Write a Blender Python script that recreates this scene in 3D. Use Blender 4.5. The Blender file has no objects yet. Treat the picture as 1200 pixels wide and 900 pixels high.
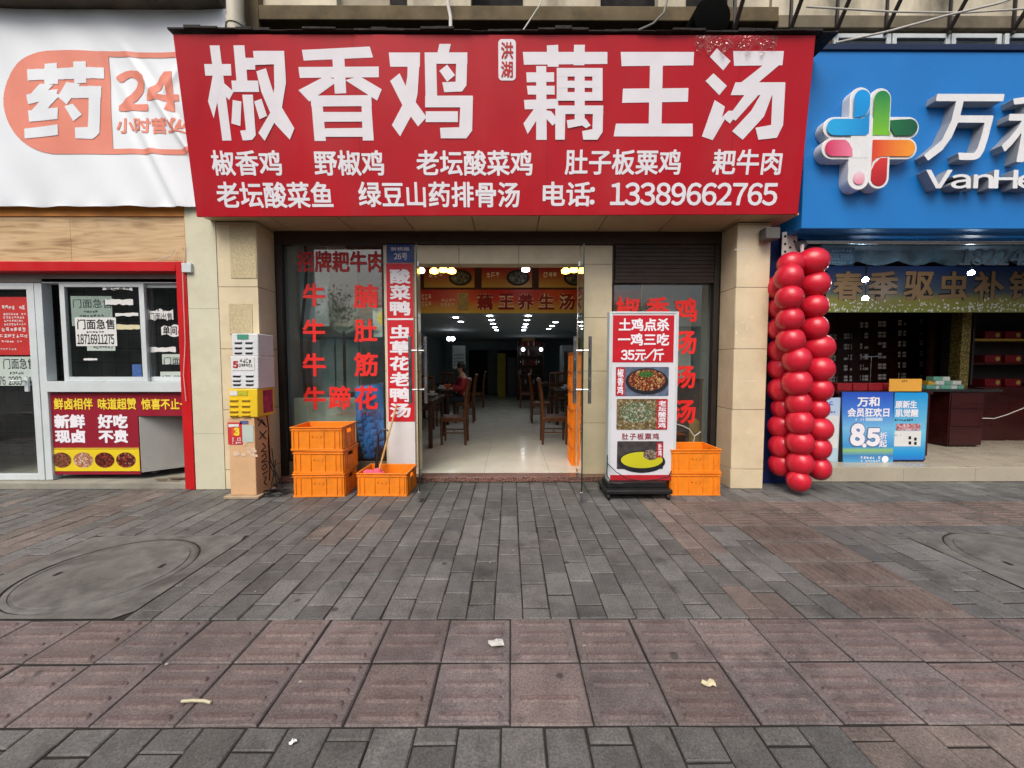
import bpy, bmesh, math, random
import numpy as np
from mathutils import Vector, Matrix
R = math.radians
random.seed(11)
SC = bpy.context.scene
COL = SC.collection

# ------------------------------------------------------------------ camera
H, FPX, PITCH, YAW = 1.4, 468.0, R(3.06), R(0.245)
cam_d = bpy.data.cameras.new('camera')
cam = bpy.data.objects.new('camera', cam_d)
COL.objects.link(cam)
cam_d.sensor_width = 36.0
cam_d.lens = FPX / 1200 * 36
cam_d.clip_start = 0.05
cam_d.clip_end = 1500
cam.location = (0, 0, H)
cam.rotation_euler = (math.pi / 2 - PITCH, 0, -YAW)
SC.camera = cam

# ------------------------------------------------------------------ light
SUN_EL, SUN_AZ = R(52), R(200)        # azimuth clockwise from +Y: high, behind the photographer
w = bpy.data.worlds.new('World')
SC.world = w
w.use_nodes = True
nt = w.node_tree
bg = nt.nodes['Background']
sky = nt.nodes.new('ShaderNodeTexSky')
sky.sky_type = 'NISHITA'
sky.sun_disc = False
sky.sun_elevation = SUN_EL
sky.sun_rotation = SUN_AZ
sky.air_density = 1.0
sky.dust_density = 6.0
sky.ozone_density = 1.0
nt.links.new(sky.outputs[0], bg.inputs[0])
bg.inputs[1].default_value = 0.108
sl = bpy.data.lights.new('sun', 'SUN')
sl.energy = 1.45
sl.angle = R(38)
sl.color = (1.0, 0.97, 0.925)
so = bpy.data.objects.new('sun', sl)
COL.objects.link(so)
d = Vector((math.sin(SUN_AZ) * math.cos(SUN_EL), math.cos(SUN_AZ) * math.cos(SUN_EL), math.sin(SUN_EL)))
so.rotation_euler = d.to_track_quat('Z', 'Y').to_euler()
so.location = (0, -6, 12)
vs = SC.view_settings
vs.view_transform = 'Standard'
vs.look = 'None'
vs.gamma = 1
vs.exposure = 0.42
vs.use_curve_mapping = False
SC.render.engine = 'CYCLES'
SC.cycles.use_denoising = True
SC.cycles.max_bounces = 8
SC.cycles.transparent_max_bounces = 24
SC.cycles.caustics_reflective = False
SC.cycles.caustics_refractive = False
SC.cycles.sample_clamp_indirect = 6

# ------------------------------------------------------------------ pixel -> world, in the 1200x900 photograph
FW = Vector((math.sin(YAW) * math.cos(PITCH), math.cos(YAW) * math.cos(PITCH), -math.sin(PITCH)))
RT = Vector((math.cos(YAW), -math.sin(YAW), 0))
UP = RT.cross(FW)
CO = Vector((0, 0, H))


def ray(px, py):
    return FW + RT * ((px - 600) / FPX) + UP * ((450 - py) / FPX)


class Fr:
    """a plane in the world: origin, two axes, normal towards the viewer, and an optional relief"""
    def __init__(s, o, u, v, relief=None):
        s.o, s.u, s.v = Vector(o), Vector(u).normalized(), Vector(v).normalized()
        s.n = s.u.cross(s.v)
        s.relief = relief

    def P(s, a, b, h=0.0):
        if s.relief:
            h = h + s.relief(a, b)
        return s.o + s.u * a + s.v * b + s.n * h

    def px(s, px, py):
        r = ray(px, py)
        t = (s.o - CO).dot(s.n) / r.dot(s.n)
        q = CO + r * t - s.o
        return q.dot(s.u), q.dot(s.v)

    def box(s, x0, y0, x1, y1):
        xm, ym = (x0 + x1) / 2, (y0 + y1) / 2
        return s.px(x0, ym)[0], s.px(xm, y1)[1], s.px(x1, ym)[0], s.px(xm, y0)[1]


def VPL(Y, relief=None):
    return Fr((0, Y, 0), (1, 0, 0), (0, 0, 1), relief)


def at(px, py, Y):
    a, b = VPL(Y).px(px, py)
    return Vector((a, Y, b))


def onfloor(px, py, z=0.0):
    r = ray(px, py)
    t = (z - H) / r.z
    return CO + r * t


# ------------------------------------------------------------------ materials
def lin(c):
    c = c / 255.0
    return c / 12.92 if c <= 0.04045 else ((c + 0.055) / 1.055) ** 2.4


def L3(c):
    return (lin(c[0]), lin(c[1]), lin(c[2]), 1)


def N(t, kind, **kw):
    n = t.nodes.new(kind)
    for k, v in kw.items():
        setattr(n, k, v)
    return n


def mixc(t, fac, a, b, blend='MIX'):
    m = N(t, 'ShaderNodeMix', data_type='RGBA', blend_type=blend)
    for sock, v in ((m.inputs[0], fac), (m.inputs[6], a), (m.inputs[7], b)):
        if hasattr(v, 'is_output'):
            t.links.new(v, sock)
        else:
            sock.default_value = v
    return m.outputs[2]


def ramp(t, fac, stops):
    r = N(t, 'ShaderNodeValToRGB')
    while len(r.color_ramp.elements) < len(stops):
        r.color_ramp.elements.new(0.5)
    for e, (p, c) in zip(r.color_ramp.elements, stops):
        e.position = p
        e.color = c if len(c) == 4 else (*c, 1)
    t.links.new(fac, r.inputs[0])
    return r.outputs[0]


def noise(t, scale, detail=5, vec=None, rough=0.55):
    n = N(t, 'ShaderNodeTexNoise')
    n.inputs['Scale'].default_value = scale
    n.inputs['Detail'].default_value = detail
    n.inputs['Roughness'].default_value = rough
    if vec is not None:
        t.links.new(vec, n.inputs['Vector'])
    return n.outputs[0]


def coords(t, kind='Object', sc=None):
    c = N(t, 'ShaderNodeTexCoord').outputs[kind]
    if sc:
        m = N(t, 'ShaderNodeMapping')
        m.inputs['Scale'].default_value = sc
        t.links.new(c, m.inputs[0])
        c = m.outputs[0]
    return c


def base(name):
    m = bpy.data.materials.new(name)
    m.use_nodes = True
    t = m.node_tree
    return m, t, t.nodes['Principled BSDF']


def add_bump(t, p, h, strength, dist=0.01):
    b = N(t, 'ShaderNodeBump')
    b.inputs['Strength'].default_value = strength
    b.inputs['Distance'].default_value = dist
    t.links.new(h, b.inputs['Height'])
    t.links.new(b.outputs[0], p.inputs['Normal'])


def M(name, rgb, rough=0.6, var=0.10, scale=5, dirt=0.0, dscale=1.6, bump=0.0, bscale=60, metal=0.0, spec=0.4, stretch=None, dirtcol=(60, 52, 42)):
    m, t, p = base(name)
    c = coords(t, 'Object', stretch)
    col = L3(rgb)
    dk = tuple(x * (1 - var * 1.6) for x in col[:3]) + (1,)
    lt = tuple(min(1, x * (1 + var)) for x in col[:3]) + (1,)
    out = ramp(t, noise(t, scale, 6, c), [(0.3, dk), (0.7, lt)])
    if dirt:
        f = ramp(t, noise(t, dscale, 8, c, 0.65), [(0.48, (0, 0, 0)), (0.72, (dirt, dirt, dirt))])
        out = mixc(t, f, out, L3(dirtcol))
    t.links.new(out, p.inputs['Base Color'])
    p.inputs['Metallic'].default_value = metal
    p.inputs['Specular IOR Level'].default_value = spec
    rr = ramp(t, noise(t, scale * 2.3, 4, c), [(0.3, (max(0, rough - .09),) * 3), (0.7, (min(1, rough + .09),) * 3)])
    t.links.new(rr, p.inputs['Roughness'])
    if bump:
        add_bump(t, p, noise(t, bscale, 5, c), bump)
    return m


def glow(name, rgb, strength):
    m, t, p = base(name)
    p.inputs['Base Color'].default_value = L3(rgb)
    p.inputs['Emission Color'].default_value = L3(rgb)
    p.inputs['Emission Strength'].default_value = strength
    return m


def glass(name, tint=(0.86, 0.92, 0.9), refl=1.0, dirt=0.04, ior=1.5, dcol=(0.55, 0.56, 0.54)):
    """one thin sheet: clear see-through mixed with its mirror reflection by Fresnel, a little dust"""
    m = bpy.data.materials.new(name)
    m.use_nodes = True
    t = m.node_tree
    t.nodes.remove(t.nodes['Principled BSDF'])
    o = t.nodes['Material Output']
    tr = N(t, 'ShaderNodeBsdfTransparent')
    tr.inputs[0].default_value = (*tint, 1)
    gl = N(t, 'ShaderNodeBsdfGlossy')
    gl.inputs['Roughness'].default_value = 0.015
    gl.inputs['Color'].default_value = (refl,) * 3 + (1,)
    lw = N(t, 'ShaderNodeLayerWeight')
    lw.inputs[0].default_value = 0.5
    pw = N(t, 'ShaderNodeMath', operation='POWER')
    pw.inputs[1].default_value = 5.0
    t.links.new(lw.outputs['Facing'], pw.inputs[0])
    mul = N(t, 'ShaderNodeMath', operation='MULTIPLY_ADD')
    r0 = ((ior - 1) / (ior + 1)) ** 2
    mul.inputs[1].default_value = 1 - r0
    mul.inputs[2].default_value = r0
    mul.use_clamp = True
    t.links.new(pw.outputs[0], mul.inputs[0])
    mx = N(t, 'ShaderNodeMixShader')
    t.links.new(mul.outputs[0], mx.inputs[0])
    t.links.new(tr.outputs[0], mx.inputs[1])
    t.links.new(gl.outputs[0], mx.inputs[2])
    df = N(t, 'ShaderNodeBsdfDiffuse')
    df.inputs[0].default_value = (*dcol, 1)
    f = ramp(t, noise(t, 3, 8, coords(t), 0.7), [(0.4, (dirt * .3,) * 3), (0.75, (dirt * 1.6,) * 3)])
    m2 = N(t, 'ShaderNodeMixShader')
    t.links.new(f, m2.inputs[0])
    t.links.new(mx.outputs[0], m2.inputs[1])
    t.links.new(df.outputs[0], m2.inputs[2])
    t.links.new(m2.outputs[0], o.inputs[0])
    return m


def grad(name, stops, rough=0.4, axis=2, var=0.05):
    """a printed colour run from bottom to top"""
    m, t, p = base(name)
    s = N(t, 'ShaderNodeSeparateXYZ')
    t.links.new(coords(t, 'Generated'), s.inputs[0])
    c = ramp(t, s.outputs[axis], [(q, L3(k)) for q, k in stops])
    n = ramp(t, noise(t, 9, 5, coords(t)), [(0.3, (1 - var * 2,) * 3), (0.7, (1, 1, 1))])
    t.links.new(mixc(t, 1.0, c, n, 'MULTIPLY'), p.inputs['Base Color'])
    p.inputs['Roughness'].default_value = rough
    return m


def dish(name, cols, scale=60, rough=0.35):
    """printed photograph of food: many small pieces in a few colours"""
    m, t, p = base(name)
    c = coords(t, 'Object')
    v = N(t, 'ShaderNodeTexVoronoi')
    v.inputs['Scale'].default_value = scale
    add = N(t, 'ShaderNodeVectorMath', operation='ADD')
    sc = N(t, 'ShaderNodeTexNoise')
    sc.inputs['Scale'].default_value = scale * .7
    t.links.new(c, sc.inputs['Vector'])
    k = N(t, 'ShaderNodeVectorMath', operation='SCALE')
    k.inputs['Scale'].default_value = 0.6 / scale * 2
    t.links.new(sc.outputs['Color'], k.inputs[0])
    t.links.new(c, add.inputs[0])
    t.links.new(k.outputs[0], add.inputs[1])
    t.links.new(add.outputs[0], v.inputs['Vector'])
    s = N(t, 'ShaderNodeSeparateColor')
    t.links.new(v.outputs['Color'], s.inputs[0])
    n = len(cols)
    r = N(t, 'ShaderNodeValToRGB')
    r.color_ramp.interpolation = 'CONSTANT'
    while len(r.color_ramp.elements) < n:
        r.color_ramp.elements.new(0.5)
    for i, e in enumerate(r.color_ramp.elements):
        e.position = i / n
        e.color = L3(cols[i])
    t.links.new(s.outputs[0], r.inputs[0])
    sh = ramp(t, v.outputs['Distance'], [(0.1, (1.15,) * 3), (0.6, (0.5,) * 3)])
    t.links.new(mixc(t, 1.0, r.outputs[0], sh, 'MULTIPLY'), p.inputs['Base Color'])
    p.inputs['Roughness'].default_value = rough
    return m


# ------------------------------------------------------------------ mesh builder
class MB:
    def __init__(s):
        s.v, s.f, s.mi, s.cols = [], [], [], []

    def face(s, idx, mi=0):
        s.f.append(idx)
        s.mi.append(mi)

    def pts(s, ps):
        i = len(s.v)
        s.v += [tuple(p) for p in ps]
        return list(range(i, i + len(ps)))

    def box(s, x0, x1, y0, y1, z0, z1, mi=0):
        x0, x1 = min(x0, x1), max(x0, x1)
        y0, y1 = min(y0, y1), max(y0, y1)
        z0, z1 = min(z0, z1), max(z0, z1)
        i = s.pts([(x, y, z) for z in (z0, z1) for y in (y0, y1) for x in (x0, x1)])
        for q in ((0, 2, 3, 1), (4, 5, 7, 6), (0, 1, 5, 4), (2, 6, 7, 3), (0, 4, 6, 2), (1, 3, 7, 5)):
            s.face([i[k] for k in q], mi)
        return s

    def fbox(s, F, a0, a1, b0, b1, h0, h1, mi=0):
        i = s.pts([F.P(a, b, h) for h in (h0, h1) for b in (b0, b1) for a in (a0, a1)])
        for q in ((0, 2, 3, 1), (4, 5, 7, 6), (0, 1, 5, 4), (2, 6, 7, 3), (0, 4, 6, 2), (1, 3, 7, 5)):
            s.face([i[k] for k in q], mi)
        return s

    def prism(s, F, poly, h0, h1, mi=0):
        n = len(poly)
        lo = s.pts([F.P(a, b, h0) for a, b in poly])
        hi = s.pts([F.P(a, b, h1) for a, b in poly])
        s.face(hi, mi)
        s.face(lo[::-1], mi)
        for k in range(n):
            s.face([lo[k], lo[(k + 1) % n], hi[(k + 1) % n], hi[k]], mi)
        return s

    def flat(s, F, poly, h, mi=0):
        s.face(s.pts([F.P(a, b, h) for a, b in poly]), mi)
        return s

    def tube(s, ps, r, seg=8, mi=0, caps=True):
        ps = [Vector(p) for p in ps]
        n = len(ps)
        rs = r if isinstance(r, (list, tuple)) else [r] * n
        prev = None
        rings = []
        for k in range(n):
            d = (ps[min(k + 1, n - 1)] - ps[max(k - 1, 0)]).normalized()
            if prev is None:
                a = d.orthogonal().normalized()
            else:
                a = (prev - d * prev.dot(d))
                a = a.normalized() if a.length > 1e-6 else d.orthogonal().normalized()
            prev = a
            b = d.cross(a)
            rings.append(s.pts([ps[k] + (a * math.cos(t) + b * math.sin(t)) * rs[k] for t in [2 * math.pi * j / seg for j in range(seg)]]))
        for k in range(n - 1):
            for j in range(seg):
                s.face([rings[k][j], rings[k][(j + 1) % seg], rings[k + 1][(j + 1) % seg], rings[k + 1][j]], mi)
        if caps:
            s.face(rings[0][::-1], mi)
            s.face(rings[-1], mi)
        return s

    def lathe(s, prof, c, seg=24, mi=0, axis=(0, 0, 1)):
        c = Vector(c)
        ax = Vector(axis).normalized()
        e1 = ax.orthogonal().normalized()
        e2 = ax.cross(e1)
        rings = [s.pts([c + ax * z + (e1 * math.cos(t) + e2 * math.sin(t)) * max(r, 1e-4) for t in [2 * math.pi * j / seg for j in range(seg)]]) for r, z in prof]
        for k in range(len(prof) - 1):
            for j in range(seg):
                s.face([rings[k][j], rings[k][(j + 1) % seg], rings[k + 1][(j + 1) % seg], rings[k + 1][j]], mi)
        s.face(rings[0][::-1], mi)
        s.face(rings[-1], mi)
        return s

    def ball(s, c, rx, ry, rz, seg=20, rings=12, mi=0, rot=None):
        c = Vector(c)
        rows = []
        for k in range(rings + 1):
            ph = math.pi * k / rings
            row = []
            for j in range(seg):
                t = 2 * math.pi * j / seg
                p = Vector((rx * math.sin(ph) * math.cos(t), ry * math.sin(ph) * math.sin(t), rz * math.cos(ph)))
                if rot:
                    p = rot @ p
                row.append(c + p)
            rows.append(s.pts(row))
        for k in range(rings):
            for j in range(seg):
                s.face([rows[k + 1][j], rows[k + 1][(j + 1) % seg], rows[k][(j + 1) % seg], rows[k][j]], mi)
        return s

    def grid(s, F, a0, b0, a1, b1, nx, ny, h=0.0, mi=0):
        ids = [s.pts([F.P(a0 + (a1 - a0) * i / nx, b0 + (b1 - b0) * j / ny, h) for i in range(nx + 1)]) for j in range(ny + 1)]
        for j in range(ny):
            for i in range(nx):
                s.face([ids[j][i], ids[j][i + 1], ids[j + 1][i + 1], ids[j + 1][i]], mi)
        return s

    def build(s, name, mats, parent=None, smooth=True, bevel=0.0, origin=None, seg=2):
        me = bpy.data.meshes.new(name)
        v = np.array(s.v, dtype=float)
        if parent is not None:
            off = Vector((0, 0, 0))
            q = parent
            while q is not None:
                off += q.location
                q = q.parent
            loc = Vector((0, 0, 0))
        else:
            if origin is None:
                lo, hi = v.min(0), v.max(0)
                origin = ((lo[0] + hi[0]) / 2, (lo[1] + hi[1]) / 2, lo[2])
            off = loc = Vector(origin)
        v = v - np.array(off)
        me.from_pydata([tuple(p) for p in v], [], s.f)
        ms = mats if isinstance(mats, (list, tuple)) else [mats]
        for m in ms:
            me.materials.append(m)
        me.polygons.foreach_set('material_index', s.mi)
        if smooth:
            me.polygons.foreach_set('use_smooth', [True] * len(me.polygons))
            me.set_sharp_from_angle(angle=R(38))
        if s.cols:
            a = me.color_attributes.new('tone', 'FLOAT_COLOR', 'CORNER')
            dat = []
            for f, c in zip(s.f, s.cols):
                dat += list(c) * len(f)
            a.data.foreach_set('color', dat)
        me.validate()
        o = bpy.data.objects.new(name, me)
        COL.objects.link(o)
        if parent is not None:
            o.parent = parent
        else:
            o.location = loc
        if bevel:
            b = o.modifiers.new('bevel', 'BEVEL')
            b.width = bevel
            b.segments = seg
            b.limit_method = 'ANGLE'
            b.angle_limit = R(40)
            b.harden_normals = False
        return o


def tag(o, label, cat, group=None, kind=None):
    if label:
        o['label'] = label
    if cat:
        o['category'] = cat
    if group:
        o['group'] = group
    if kind:
        o['kind'] = kind
    return o


def thing(name, label, cat, loc, group=None):
    o = bpy.data.objects.new(name, None)
    o.empty_display_size = 0.1
    COL.objects.link(o)
    o.location = loc
    return tag(o, label, cat, group)


def copy_tree(o, parent=None):
    c = o.copy()
    COL.objects.link(c)
    if parent is not None:
        c.parent = parent
    for ch in list(o.children):
        copy_tree(ch, c)
    return c


def rrect(a0, b0, a1, b1, r, n=6):
    out = []
    for cx, cy, t0 in ((a1 - r, b0 + r, -90), (a1 - r, b1 - r, 0), (a0 + r, b1 - r, 90), (a0 + r, b0 + r, 180)):
        for k in range(n + 1):
            t = R(t0 + 90 * k / n)
            out.append((cx + r * math.cos(t), cy + r * math.sin(t)))
    return out


def ell(cx, cy, rx, ry, n=32, rot=0):
    return [(cx + rx * math.cos(t) * math.cos(rot) - ry * math.sin(t) * math.sin(rot), cy + rx * math.cos(t) * math.sin(rot) + ry * math.sin(t) * math.cos(rot)) for t in [2 * math.pi * k / n for k in range(n)]]


# ------------------------------------------------------------------ lettering: font outlines, made bolder by a distance field, as real mesh
_outl, _gly = {}, {}


def outline(ch):
    if ch in _outl:
        return _outl[ch]
    cu = bpy.data.curves.new('glyph', 'FONT')
    cu.body = ch
    cu.size = 1
    cu.resolution_u = 3
    ob = bpy.data.objects.new('glyph', cu)
    COL.objects.link(ob)
    bpy.context.view_layer.update()
    me = ob.to_mesh()
    me.calc_loop_triangles()
    V = np.array([v.co[:2] for v in me.vertices]).reshape(-1, 2)
    T = np.array([t.vertices[:] for t in me.loop_triangles]).reshape(-1, 3)
    cnt = {}
    for t in T:
        for a, b in ((t[0], t[1]), (t[1], t[2]), (t[2], t[0])):
            k = (min(a, b), max(a, b))
            cnt[k] = cnt.get(k, 0) + 1
    S = np.array([k for k, c in cnt.items() if c == 1]).reshape(-1, 2)
    ob.to_mesh_clear()
    bpy.data.objects.remove(ob)
    bpy.data.curves.remove(cu)
    _outl[ch] = (V, T, S)
    return _outl[ch]


def glyph(ch, off, res, sq, run=9999):
    key = (ch, round(off, 4), res, sq, run)
    if key in _gly:
        return _gly[key]
    V, T, S = outline(ch)
    if len(V) == 0:
        return None
    m = abs(off) + 0.04
    lo, hi = V.min(0) - m, V.max(0) + m
    nx, ny = [max(4, int(math.ceil(k * res))) for k in (hi - lo)]
    xs = lo[0] + np.arange(nx + 1) / res
    ys = lo[1] + np.arange(ny + 1) / res
    GX, GY = np.meshgrid(xs, ys)
    P = np.stack([GX.ravel(), GY.ravel()], 1)
    best = np.full(len(P), 9.0)
    A, B = V[S[:, 0]], V[S[:, 1]]
    for a, b in zip(A, B):
        e = b - a
        l = float(e @ e) + 1e-12
        q = P - a
        t = np.clip((q @ e) / l, 0, 1)
        dd = q - t[:, None] * e
        if sq:
            dist = (dd[:, 0] ** 10 + dd[:, 1] ** 10) ** 0.1
        else:
            dist = np.sqrt(dd[:, 0] ** 2 + dd[:, 1] ** 2)
        np.minimum(best, dist, out=best)
    ins = np.zeros(len(P), bool)
    for t in T:
        a, b, c = V[t[0]], V[t[1]], V[t[2]]
        d1 = (b[0] - a[0]) * (P[:, 1] - a[1]) - (b[1] - a[1]) * (P[:, 0] - a[0])
        d2 = (c[0] - b[0]) * (P[:, 1] - b[1]) - (c[1] - b[1]) * (P[:, 0] - b[0])
        d3 = (a[0] - c[0]) * (P[:, 1] - c[1]) - (a[1] - c[1]) * (P[:, 0] - c[0])
        ins |= ((d1 >= 0) & (d2 >= 0) & (d3 >= 0)) | ((d1 <= 0) & (d2 <= 0) & (d3 <= 0))
    fld = (np.where(ins, -best, best) - off).reshape(ny + 1, nx + 1)
    fld[np.abs(fld) < 1e-7] = 1e-7
    neg = fld < 0
    verts, faces, walls = [], [], []
    for j in range(ny):
        i = 0
        while i < nx:
            c4 = (neg[j, i], neg[j, i + 1], neg[j + 1, i + 1], neg[j + 1, i])
            s4 = sum(c4)
            if s4 == 4:
                k = i
                while k < nx and k - i < run and neg[j, k] and neg[j, k + 1] and neg[j + 1, k + 1] and neg[j + 1, k]:
                    k += 1
                n = len(verts)
                verts += [(xs[i], ys[j]), (xs[k], ys[j]), (xs[k], ys[j + 1]), (xs[i], ys[j + 1])]
                faces.append([n, n + 1, n + 2, n + 3])
                i = k
                continue
            if s4:
                cs = [(i, j), (i + 1, j), (i + 1, j + 1), (i, j + 1)]
                poly, typ = [], []
                for q in range(4):
                    (ia, ja), (ib, jb) = cs[q], cs[(q + 1) % 4]
                    fa, fb = fld[ja, ia], fld[jb, ib]
                    if fa < 0:
                        poly.append((xs[ia], ys[ja]))
                        typ.append(0)
                    if (fa < 0) != (fb < 0):
                        t = fa / (fa - fb)
                        poly.append((xs[ia] + (xs[ib] - xs[ia]) * t, ys[ja] + (ys[jb] - ys[ja]) * t))
                        typ.append(1 if fa < 0 else 2)
                n = len(verts)
                verts += poly
                faces.append(list(range(n, n + len(poly))))
                for q in range(len(poly)):
                    if typ[q] == 1 and typ[(q + 1) % len(poly)] == 2:
                        walls.append((n + q, n + (q + 1) % len(poly)))
            i += 1
    _gly[key] = (np.array(verts), faces, walls)
    return _gly[key]


def layout(body, off, res, sq, vertical=False, gap=0.0, run=9999):
    out = []
    pen = 0.0
    for ch in body:
        if ch == ' ':
            pen += 0.5 if not vertical else 0.5
            continue
        half = 33 <= ord(ch) < 127
        g = glyph(chr(ord(ch) + 0xFEE0) if half else ch, off, res, sq, run)
        if vertical:
            if g:
                out.append((g, 0.0, -pen))
            pen += 1.0 + gap
        else:
            if g:
                out.append((g, pen - (0.21 if half else 0), 0.0))
            pen += (0.58 if half else 1.0) + gap
    return out


def lettering(name, body, F, bx, mat, parent, off=0.02, res=44, h=0.003, depth=0.0, vertical=False, slant=0.0, sq=True, gap=0.0, ab=False, lines=None, side=None):
    """body fitted into bx: photo pixels (x0,y0,x1,y1), or plane units when ab"""
    mb = MB()
    jobs = lines if lines else [(body, bx)]
    for body, bx in jobs:
        a0, b0, a1, b1 = bx if ab else F.box(*bx)
        gl = layout(body, off, res, sq, vertical, gap, 2 if F.relief else 9999)
        if not gl:
            continue
        allv = np.concatenate([g[0] + np.array([x, y]) for g, x, y in gl])
        lo, hi = allv.min(0), allv.max(0)
        sx, sy = (a1 - a0) / (hi[0] - lo[0]), (b1 - b0) / (hi[1] - lo[1])
        for g, x, y in gl:
            V = (g[0] + np.array([x, y]) - lo) * np.array([sx, sy])
            V[:, 0] += slant * (V[:, 1] - (b1 - b0) / 2)
            ids = mb.pts([F.P(a0 + p[0], b0 + p[1], h) for p in V])
            for f in g[1]:
                mb.face([ids[k] for k in f], 0)
            if depth:
                low = mb.pts([F.P(a0 + p[0], b0 + p[1], h - depth) for p in V])
                for p, q in g[2]:
                    mb.face([ids[q], ids[p], low[p], low[q]], 1 if side else 0)
    if not mb.f:
        return None
    return mb.build(name, [mat, side] if side else mat, parent, smooth=False)


def panel(name, F, bx, mat, parent=None, h0=0.0, h1=0.004, r=0.0, ab=False, bevel=0.0):
    a0, b0, a1, b1 = bx if ab else F.box(*bx)
    mb = MB()
    if r:
        mb.prism(F, rrect(a0, b0, a1, b1, r), h0, h1)
    else:
        mb.fbox(F, a0, a1, b0, b1, h0, h1)
    return mb.build(name, mat, parent, bevel=bevel)


def dashes(mb, F, x0, x1, y, hgt, h, n=9, mi=0, seed=1):
    """marks too small to read, in photo pixels"""
    rnd = random.Random(seed)
    a0, b0, a1, b1 = F.box(x0, y - hgt / 2, x1, y + hgt / 2)
    st = (a1 - a0) / n
    hh_ = b1 - b0
    for k in range(n):
        if rnd.random() < .08:
            continue
        q, wd = a0 + st * (k + 0.06), st * rnd.uniform(.7, .86)
        for lv in rnd.sample((0, .26, .5, .76), rnd.choice((2, 3))):
            x0_, x1_ = q + wd * rnd.uniform(0, .2), q + wd * rnd.uniform(.8, 1)
            mb.flat(F, [(x0_, b0 + hh_ * lv), (x1_, b0 + hh_ * lv), (x1_, b0 + hh_ * (lv + .16)), (x0_, b0 + hh_ * (lv + .16))], h, mi)
        for lv in rnd.sample((.05, .4, .75), rnd.choice((1, 2))):
            c = q + wd * lv
            z0_, z1_ = b0 + hh_ * rnd.uniform(0, .3), b0 + hh_ * rnd.uniform(.65, 1)
            mb.flat(F, [(c, z0_), (c + wd * .16, z0_), (c + wd * .16, z1_), (c, z1_)], h + .00015, mi)


# ------------------------------------------------------------------ palette
WHITE = M('white_print', (238, 236, 243), 0.45, 0.03)
RED_SIGN = M('red_vinyl', (188, 18, 36), 0.40, 0.09, 1.4, dirt=0.22, dscale=1.5, dirtcol=(150, 74, 74), bump=.25, bscale=1.6, stretch=(1, 1, .5), spec=.3)
RED_LETTER = M('red_letter', (234, 44, 38), 0.5, 0.06)
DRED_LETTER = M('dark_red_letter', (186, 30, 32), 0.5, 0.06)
BLACK = M('black_paint', (22, 21, 21), 0.55, 0.2)
BLACKTXT = M('black_print', (26, 26, 30), 0.6, 0.1)
DARKSTEEL = M('dark_steel', (38, 32, 29), 0.5, 0.2, dirt=0.3)
TILE = M('beige_tile', (220, 206, 174), 0.2, 0.06, 3.0, dirt=0.2, dscale=2.4, bump=0.03, bscale=8, dirtcol=(120, 96, 62))
GROUT = M('dark_grout', (78, 66, 52), 0.9, 0.15)
SOFFIT = M('soffit_panel', (188, 168, 132), 0.4, 0.06, 2.5, dirt=0.25, dirtcol=(110, 90, 66))
STEEL = M('stainless_steel', (190, 192, 194), 0.22, 0.06, metal=1.0)
ALU = M('white_aluminium', (205, 214, 216), 0.4, 0.05, 4, dirt=0.12, dirtcol=(130, 128, 120))
CRATE = M('orange_plastic', (246, 140, 28), 0.42, 0.08, 7, dirt=0.42, dscale=6, dirtcol=(176, 100, 40), spec=0.5, bump=.08, bscale=25)
GLASS = glass('clear_glass', tint=(.93, .96, .95), dirt=0.012, ior=1.75)
DOORGLASS = glass('door_glass', tint=(0.88, 0.94, 0.91), dirt=0.01)
WOODSTICK = M('pale_wood_stick', (205, 160, 98), 0.55, 0.12, 20)
YELLOW = M('yellow_print', (240, 214, 60), 0.5, 0.05)
PAPER = M('white_paper', (220, 222, 220), 0.8, 0.04, 5)
GREYPAPER = M('sunfaded_paper', (186, 200, 192), 0.8, 0.06, 5)
CABLE = M('black_cable', (24, 24, 26), 0.5, 0.1)
WHITECABLE = M('pale_cable', (200, 198, 190), 0.5, 0.1)
DKWOOD = M('dark_brown_wood', (64, 38, 24), 0.4, 0.25, 6, stretch=(1, 1, .2))
CHAIRWOOD = M('varnished_chair_wood', (96, 58, 32), 0.35, 0.2, 8, stretch=(1, 1, .25))
MAHOG = M('mahogany_wood', (58, 20, 20), 0.33, 0.2, 5, stretch=(.3, 1, 1))

# ------------------------------------------------------------------ depths of the shop front
YP, YG, YS = 4.365, 4.75, 4.15      # pier face, glass line, sign foot
ZSOF = 2.91

# ================================================================== GROUND
m, t, p = base('asphalt')
c = coords(t)
t.links.new(ramp(t, noise(t, 40, 8, c), [(.3, (.035, .036, .038)), (.7, (.075, .075, .074))]), p.inputs['Base Color'])
p.inputs['Roughness'].default_value = 0.9
add_bump(t, p, noise(t, 300, 4, c), .4)
ASPHALT = m
gb = MB()
gb.face(gb.pts([(-300, -300, -.14), (300, -300, -.14), (300, 300, -.14), (-300, 300, -.14)]))
tag(gb.build('ground', ASPHALT, origin=(0, 0, -.14)), None, None, kind='structure')
kb = MB().box(-14, 14, -2.4, -2.2, -.14, .0)
tag(kb.build('kerb', M('kerb_stone', (140, 138, 132), .85, .12, 6, dirt=.3), bevel=.015), None, None, kind='structure')

MORTAR = M('dark_joint_sand', (40, 38, 34), 0.95, 0.25, 14, bump=.5, bscale=120)
bb = MB().box(-14, 14, -2.2, 30, -.14, -.007)
tag(bb.build('paving_bed', MORTAR), None, None, kind='structure')

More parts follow.
